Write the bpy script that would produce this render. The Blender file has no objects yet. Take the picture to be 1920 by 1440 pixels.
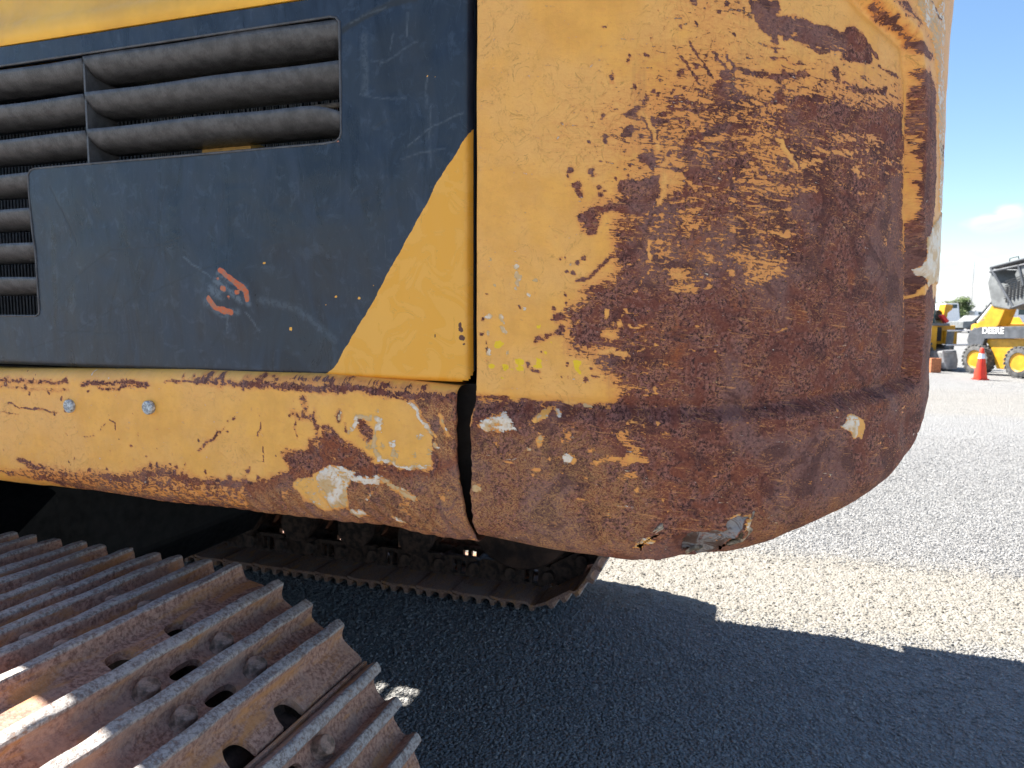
import bpy, bmesh, math, random
import numpy as np
from mathutils import Vector, Matrix
random.seed(7); rng = np.random.default_rng(11)
sc = bpy.context.scene
R_ = math.radians
A = R_(18.6)            # heading of the excavator relative to the line of sight
HC = 1.4                # eye height

# ------------------------------------------------------------------ camera
cam = bpy.data.cameras.new('camera'); camo = bpy.data.objects.new('camera', cam)
sc.collection.objects.link(camo); sc.camera = camo
cam.sensor_width = 36; cam.lens = 1331/1920*36; cam.clip_start = .02; cam.clip_end = 2000
camo.location = (0, 0, HC)
camo.rotation_euler = (Matrix.Rotation(R_(90-5.7), 3, 'X') @ Matrix.Rotation(R_(.37), 3, 'Z')).to_euler()
cam.dof.use_dof = True; cam.dof.focus_distance = 1.0; cam.dof.aperture_fstop = 13

# ------------------------------------------------------------------ sun, sky, exposure
SUN_LNZ = Vector((-.72, .25, 1)).normalized()       # towards the sun, in machine axes (along, across, up)
sd = Vector((SUN_LNZ.x*math.cos(A)+SUN_LNZ.y*math.sin(A), -SUN_LNZ.x*math.sin(A)+SUN_LNZ.y*math.cos(A), SUN_LNZ.z))
sun = bpy.data.lights.new('sun', 'SUN'); suno = bpy.data.objects.new('sun', sun); sc.collection.objects.link(suno)
sun.energy = 4.8; sun.angle = R_(.53); sun.color = (1, .935, .83)
suno.rotation_euler = sd.to_track_quat('Z', 'Y').to_euler(); suno.location = sd*50
world = bpy.data.worlds.new('World'); sc.world = world; world.use_nodes = True
sc.view_settings.view_transform = 'Standard'; sc.view_settings.look = 'None'
sc.view_settings.exposure = 1.97; sc.view_settings.gamma = 1; sc.view_settings.use_curve_mapping = False
SKY_STRENGTH = .056

# ------------------------------------------------------------------ node helper
class NT:
    def __init__(s, tree): s.t = tree; s.n = tree.nodes; s.l = tree.links
    def put(s, sock, v):
        if v is None: return
        if isinstance(v, bpy.types.NodeSocket): s.l.new(v, sock)
        else:
            if isinstance(v, (tuple, list)) and sock.type == 'RGBA' and len(v) == 3: v = (*v, 1)
            sock.default_value = v
    def node(s, typ, props=None, **kw):
        n = s.n.new(typ)
        for k, v in (props or {}).items(): setattr(n, k, v)
        for k, v in kw.items():
            key = int(k[1:]) if k[0] == 'i' and k[1:].isdigit() else k.replace('_', ' ')
            s.put(n.inputs[key], v)
        return n
    def m(s, op, a, b=None, c=None, clamp=False):
        n = s.n.new('ShaderNodeMath'); n.operation = op; n.use_clamp = clamp
        s.put(n.inputs[0], a); s.put(n.inputs[1], b); s.put(n.inputs[2], c); return n.outputs[0]
    def ss(s, x, lo, hi, a=0., b=1.):
        n = s.node('ShaderNodeMapRange', dict(interpolation_type='SMOOTHSTEP'), i0=x, i1=lo, i2=hi, i3=a, i4=b); return n.outputs[0]
    def mix(s, f, a, b, mode='MIX'):
        n = s.n.new('ShaderNodeMix'); n.data_type = 'RGBA'; n.blend_type = mode
        s.put(n.inputs[0], f); s.put(n.inputs[6], a); s.put(n.inputs[7], b); return n.outputs[2]
    def noise(s, vec, scale, detail=4, rough=.55, dist=0., dims='3D'):
        n = s.node('ShaderNodeTexNoise', dict(noise_dimensions=dims), Vector=vec, Scale=scale, Detail=detail, Roughness=rough, Distortion=dist); return n.outputs[0]
    def voro(s, vec, scale, feature='F1', out=0, rnd=1.):
        n = s.node('ShaderNodeTexVoronoi', dict(feature=feature), Vector=vec, Scale=scale, Randomness=rnd); return n.outputs[out]
    def attr(s, name): 
        n = s.n.new('ShaderNodeAttribute'); n.attribute_name = name; return n.outputs['Fac']
    def map(s, vec, scale=(1,1,1), rot=(0,0,0), loc=(0,0,0)):
        n = s.n.new('ShaderNodeMapping'); s.put(n.inputs[0], vec); n.inputs[1].default_value = loc; n.inputs[2].default_value = rot; n.inputs[3].default_value = scale; return n.outputs[0]
    def co(s, which='Object'): return s.n.new('ShaderNodeTexCoord').outputs[which]
    def bump(s, h, strength=.3, dist=.002, normal=None):
        n = s.node('ShaderNodeBump', None, Strength=strength, Distance=dist, Height=h)
        if normal is not None: s.put(n.inputs['Normal'], normal)
        return n.outputs[0]
def new_mat(name):
    m = bpy.data.materials.new(name); m.use_nodes = True
    t = NT(m.node_tree); b = m.node_tree.nodes['Principled BSDF']; return m, t, b
def plain(name, col, rough=.6, metal=0., var=.12, scale=20., bump=.15, bd=.002, spec=.5):
    m, t, b = new_mat(name); v = t.co()
    n = t.noise(v, scale, 5, .6); n2 = t.noise(v, scale*6, 3, .6)
    dark = tuple(c*(1-var*2.2) for c in col); lite = tuple(min(1, c*(1+var*1.6)) for c in col)
    t.put(b.inputs['Base Color'], t.mix(t.ss(n, .35, .65), dark, lite))
    t.put(b.inputs['Roughness'], t.ss(n2, .3, .7, max(0, rough-.1), min(1, rough+.1)))
    b.inputs['Metallic'].default_value = metal; b.inputs['Specular IOR Level'].default_value = spec
    t.put(b.inputs['Normal'], t.bump(n2, bump, bd)); return m

# world nodes: sky plus a few clouds placed by direction
w = NT(world.node_tree); bg = world.node_tree.nodes['Background']
sky = w.node('ShaderNodeTexSky', dict(sky_type='NISHITA', sun_disc=False, sun_elevation=math.asin(sd.z), sun_rotation=math.atan2(sd.x, sd.y), air_density=1.0, dust_density=.25, ozone_density=1.2, altitude=20))
d = w.co('Generated'); sep = w.node('ShaderNodeSeparateXYZ', None, Vector=d)
dz = sep.outputs[2]
cn = w.noise(w.map(d, (1, 1, 2.6)), 9, 8, .6, .3); cn2 = w.noise(w.map(d, (1, 1, 2.2), loc=(3, 1, 0)), 3.2, 5, .55)
band = w.ss(w.m('ADD', dz, w.m('MULTIPLY', w.m('SUBTRACT', cn, .5), .10)), .082, .058)
band = w.m('MULTIPLY', band, w.ss(cn, .32, .52, .6, 1))
def puff(az, el, ra, re):
    c = Vector((math.sin(az)*math.cos(el), math.cos(az)*math.cos(el), math.sin(el)))
    q = w.map(d, (1/ra, 1/ra, 1/re), loc=(-c.x/ra, -c.y/ra, -c.z/re))
    ln = w.node('ShaderNodeVectorMath', dict(operation='LENGTH'), i0=q).outputs['Value']
    return w.ss(w.m('ADD', ln, w.m('MULTIPLY', w.m('SUBTRACT', cn, .5), 2.6)), 1.15, .6)
p1 = puff(R_(33.6), R_(6.2), .031, .0125); p2 = puff(R_(34.4), R_(6.7), .020, .013)
high = w.m('MULTIPLY', w.m('MULTIPLY', w.ss(cn2, .54, .68), w.ss(dz, .25, .4)), .75)
cl = w.m('MAXIMUM', w.m('MAXIMUM', p1, p2), w.m('MAXIMUM', band, high))
cloudcol = w.mix(w.ss(cn, .4, .7), (4.2, 4.4, 4.7), (5.5, 5.5, 5.5))
hs = w.node('ShaderNodeHueSaturation', None, Saturation=1.12, Color=sky.outputs[0])
w.put(bg.inputs[0], w.mix(w.m('MULTIPLY', cl, .92), hs.outputs[0], cloudcol)); bg.inputs[1].default_value = SKY_STRENGTH

# ------------------------------------------------------------------ object helpers
C = sc.collection
def link(name, me, mat=None, parent=None, loc=None, smooth=False):
    o = bpy.data.objects.new(name, me); C.objects.link(o)
    if mat is not None and me is not None:
        me.materials.clear() if False else None
        if len(me.materials) == 0: me.materials.append(mat)
    if parent is not None: o.parent = parent
    if loc is not None: o.location = loc
    if smooth: me.polygons.foreach_set('use_smooth', [True]*len(me.polygons))
    return o
def mesh(name, v, f):
    me = bpy.data.meshes.new(name); me.from_pydata([tuple(map(float, p)) for p in v], [], f); me.update(); return me
def thing(name, label, cat, loc=(0,0,0), rz=0., group=None):
    o = bpy.data.objects.new(name, None); C.objects.link(o); o.location = loc; o.rotation_euler = (0,0,rz)
    o['label'] = label; o['category'] = cat
    if group: o['group'] = group
    return o
def tag(o, label=None, cat=None, group=None, kind=None):
    for k, v in (('label', label), ('category', cat), ('group', group), ('kind', kind)):
        if v: o[k] = v
    return o
class B:                                  # collects simple solids
    def __init__(s): s.v = []; s.f = []
    def add(s, v, f): n = len(s.v); s.v += [tuple(p) for p in v]; s.f += [tuple(i+n for i in q) for q in f]; return s
    def box(s, a, b):
        (x0,y0,z0),(x1,y1,z1) = a, b
        return s.add([(x0,y0,z0),(x1,y0,z0),(x1,y1,z0),(x0,y1,z0),(x0,y0,z1),(x1,y0,z1),(x1,y1,z1),(x0,y1,z1)],
                     [(0,3,2,1),(4,5,6,7),(0,1,5,4),(1,2,6,5),(2,3,7,6),(3,0,4,7)])
    def prism(s, pts, y0, y1):            # polygon in x,z pushed along y
        n = len(pts); v = [(x,y0,z) for x,z in pts]+[(x,y1,z) for x,z in pts]
        area = sum(pts[i][0]*pts[(i+1)%n][1]-pts[(i+1)%n][0]*pts[i][1] for i in range(n))
        f = [tuple(range(n)), tuple(range(2*n-1, n-1, -1))]+[(i,i+n,(i+1)%n+n,(i+1)%n) for i in range(n)]
        if area < 0: f = [tuple(reversed(q)) for q in f]
        return s.add(v, f)
    def lathe(s, prof, c, axis='y', n=24):   # prof: (radius, position along axis)
        v = []; f = []
        for r, h in prof:
            for k in range(n):
                a = 2*math.pi*k/n; p = (r*math.cos(a), r*math.sin(a))
                v.append({'y': (c[0]+p[0], c[1]+h, c[2]+p[1]), 'z': (c[0]+p[0], c[1]+p[1], c[2]+h), 'x': (c[0]+h, c[1]+p[0], c[2]+p[1])}[axis])
        m = len(prof)
        for j in range(m-1):
            for k in range(n): f.append((j*n+k, j*n+(k+1)%n, (j+1)*n+(k+1)%n, (j+1)*n+k))
        f.append(tuple(range(n))[::-1]); f.append(tuple(range((m-1)*n, m*n)))
        return s.add(v, f)
    def tube(s, pts, r, n=8):
        pts = [Vector(p) for p in pts]; v = []; f = []
        for i, p in enumerate(pts):
            d = (pts[min(i+1, len(pts)-1)]-pts[max(i-1, 0)]).normalized(); u = d.orthogonal().normalized() if i == 0 else (u-d*u.dot(d)).normalized(); w_ = d.cross(u)
            for k in range(n): a = 2*math.pi*k/n; v.append(tuple(p+u*r*math.cos(a)+w_*r*math.sin(a)))
        for i in range(len(pts)-1):
            for k in range(n): f.append((i*n+k, i*n+(k+1)%n, (i+1)*n+(k+1)%n, (i+1)*n+k))
        f.append(tuple(range(n))[::-1]); f.append(tuple(range((len(pts)-1)*n, len(pts)*n)))
        return s.add(v, f)
    def build(s, name, mat, parent=None, smooth=False, bevel=0., off=(0,0,0), loc=None):
        v = [(p[0]-off[0], p[1]-off[1], p[2]-off[2]) for p in s.v]
        me = mesh(name, v, s.f)
        bm = bmesh.new(); bm.from_mesh(me); bmesh.ops.recalc_face_normals(bm, faces=bm.faces)
        if bevel: bmesh.ops.bevel(bm, geom=[e for e in bm.edges if len(e.link_faces) == 2 and e.calc_face_angle() > .6], offset=bevel, segments=2, affect='EDGES', profile=.6, clamp_overlap=True)
        bm.to_mesh(me); bm.free()
        o = link(name, me, mat, parent, loc)
        if smooth:
            me.polygons.foreach_set('use_smooth', [True]*len(me.polygons))
            try: me.set_sharp_from_angle(angle=R_(40))
            except Exception: pass
        return o

# ------------------------------------------------------------------ numpy helpers
def vnoise(x, y, seed=0):
    r = np.random.default_rng(seed).random((256, 256)); xi = np.floor(x).astype(int); yi = np.floor(y).astype(int)
    fx = x-xi; fy = y-yi; fx = fx*fx*(3-2*fx); fy = fy*fy*(3-2*fy)
    g = lambda a, b: r[a & 255, b & 255]
    return (g(xi,yi)*(1-fx)+g(xi+1,yi)*fx)*(1-fy)+(g(xi,yi+1)*(1-fx)+g(xi+1,yi+1)*fx)*fy-.5
def fbm(x, y, seed=0, oct=4):
    s = 0; a = 1.
    for k in range(oct): s = s+a*vnoise(x*2**k+17*k, y*2**k-9*k, seed+k); a *= .5
    return s
def seg_dist(x, y, pts, closed):
    best = np.full(x.shape, 1e9); nx = x.copy(); ny = y.copy(); n = len(pts)
    for i in range(n if closed else max(1, n-1)):
        ax, ay = pts[i]; bx, by = pts[(i+1) % n]; ex, ey = bx-ax, by-ay; L2 = ex*ex+ey*ey or 1e-12
        t = np.clip(((x-ax)*ex+(y-ay)*ey)/L2, 0, 1) if L2 > 1e-10 else np.zeros_like(x)
        px, py = ax+t*ex, ay+t*ey; d = np.hypot(x-px, y-py); k = d < best
        best = np.where(k, d, best); nx = np.where(k, px, nx); ny = np.where(k, py, ny)
    return best, nx, ny
def inside(x, y, pts):
    c = np.zeros(x.shape, bool); n = len(pts)
    for i in range(n):
        ax, ay = pts[i]; bx, by = pts[(i+1) % n]
        if ay == by: continue
        c ^= ((ay > y) != (by > y)) & (x < (bx-ax)*(y-ay)/(by-ay)+ax)
    return c
def marks(spec, x, y, chans, base, warp=1.):
    """lay hand-traced stains, chips and scrapes (millimetres along the surface) onto a surface grid"""
    wx = x+warp*(.009*fbm(x*24, y*24, 15)+.006*fbm(x*70, y*70, 5)+.0016*fbm(x*260, y*260, 9)); wy = y+warp*(.007*fbm(x*24, y*24, 35)+.005*fbm(x*70, y*70, 25)+.0016*fbm(x*260, y*260, 29))
    out = {c: np.full(x.shape, float(base.get(c, 0))) for c in chans}
    for c, val, fe, wd, flat in spec:
        pts = [(flat[i]/1000, flat[i+1]/1000) for i in range(0, len(flat), 2)]; fe = max(fe/1000, .0012); wd /= 1000
        xs = [p[0] for p in pts]; ys = [p[1] for p in pts]; pad = wd+fe+.012
        k = (x > min(xs)-pad) & (x < max(xs)+pad) & (y > min(ys)-pad) & (y < max(ys)+pad)
        if not k.any(): continue
        X = wx[k]; Y = wy[k]
        if wd > 0: sdv = seg_dist(X, Y, pts, False)[0]-wd
        else:
            sdv = seg_dist(X, Y, pts, True)[0]; sdv = np.where(inside(X, Y, pts), -sdv, sdv)
        m = np.clip(.5-sdv/(2*fe), 0, 1); m = m*m*(3-2*m)
        out[c][k] = out[c][k]*(1-m)+val*m
    return out
def grid_mesh(name, P, ok=None, uv=None, attrs=None, flip=False):
    """P: (rows, cols, 3) points; ok: (rows-1, cols-1) faces to keep"""
    nr, nc = P.shape[:2]; idx = np.arange(nr*nc).reshape(nr, nc)
    q = np.stack([idx[:-1,:-1], idx[:-1,1:], idx[1:,1:], idx[1:,:-1]], -1)
    if flip: q = q[..., ::-1]
    q = q[ok] if ok is not None else q.reshape(-1, 4)
    me = bpy.data.meshes.new(name); me.vertices.add(nr*nc); me.vertices.foreach_set('co', P.astype(np.float32).ravel())
    me.loops.add(q.size); me.loops.foreach_set('vertex_index', q.astype(np.int32).ravel())
    me.polygons.add(len(q)); me.polygons.foreach_set('loop_start', np.arange(0, q.size, 4, dtype=np.int32)); me.polygons.foreach_set('loop_total', np.full(len(q), 4, np.int32))
    me.polygons.foreach_set('use_smooth', np.ones(len(q), bool)); me.update(calc_edges=True)
    if uv is not None:
        l = me.uv_layers.new(name='surface'); l.data.foreach_set('uv', uv.reshape(-1, 2)[q.ravel()].astype(np.float32).ravel())
    for k, a in (attrs or {}).items():
        at = me.attributes.new(k, 'FLOAT', 'POINT'); at.data.foreach_set('value', a.astype(np.float32).ravel())
    return me

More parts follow.
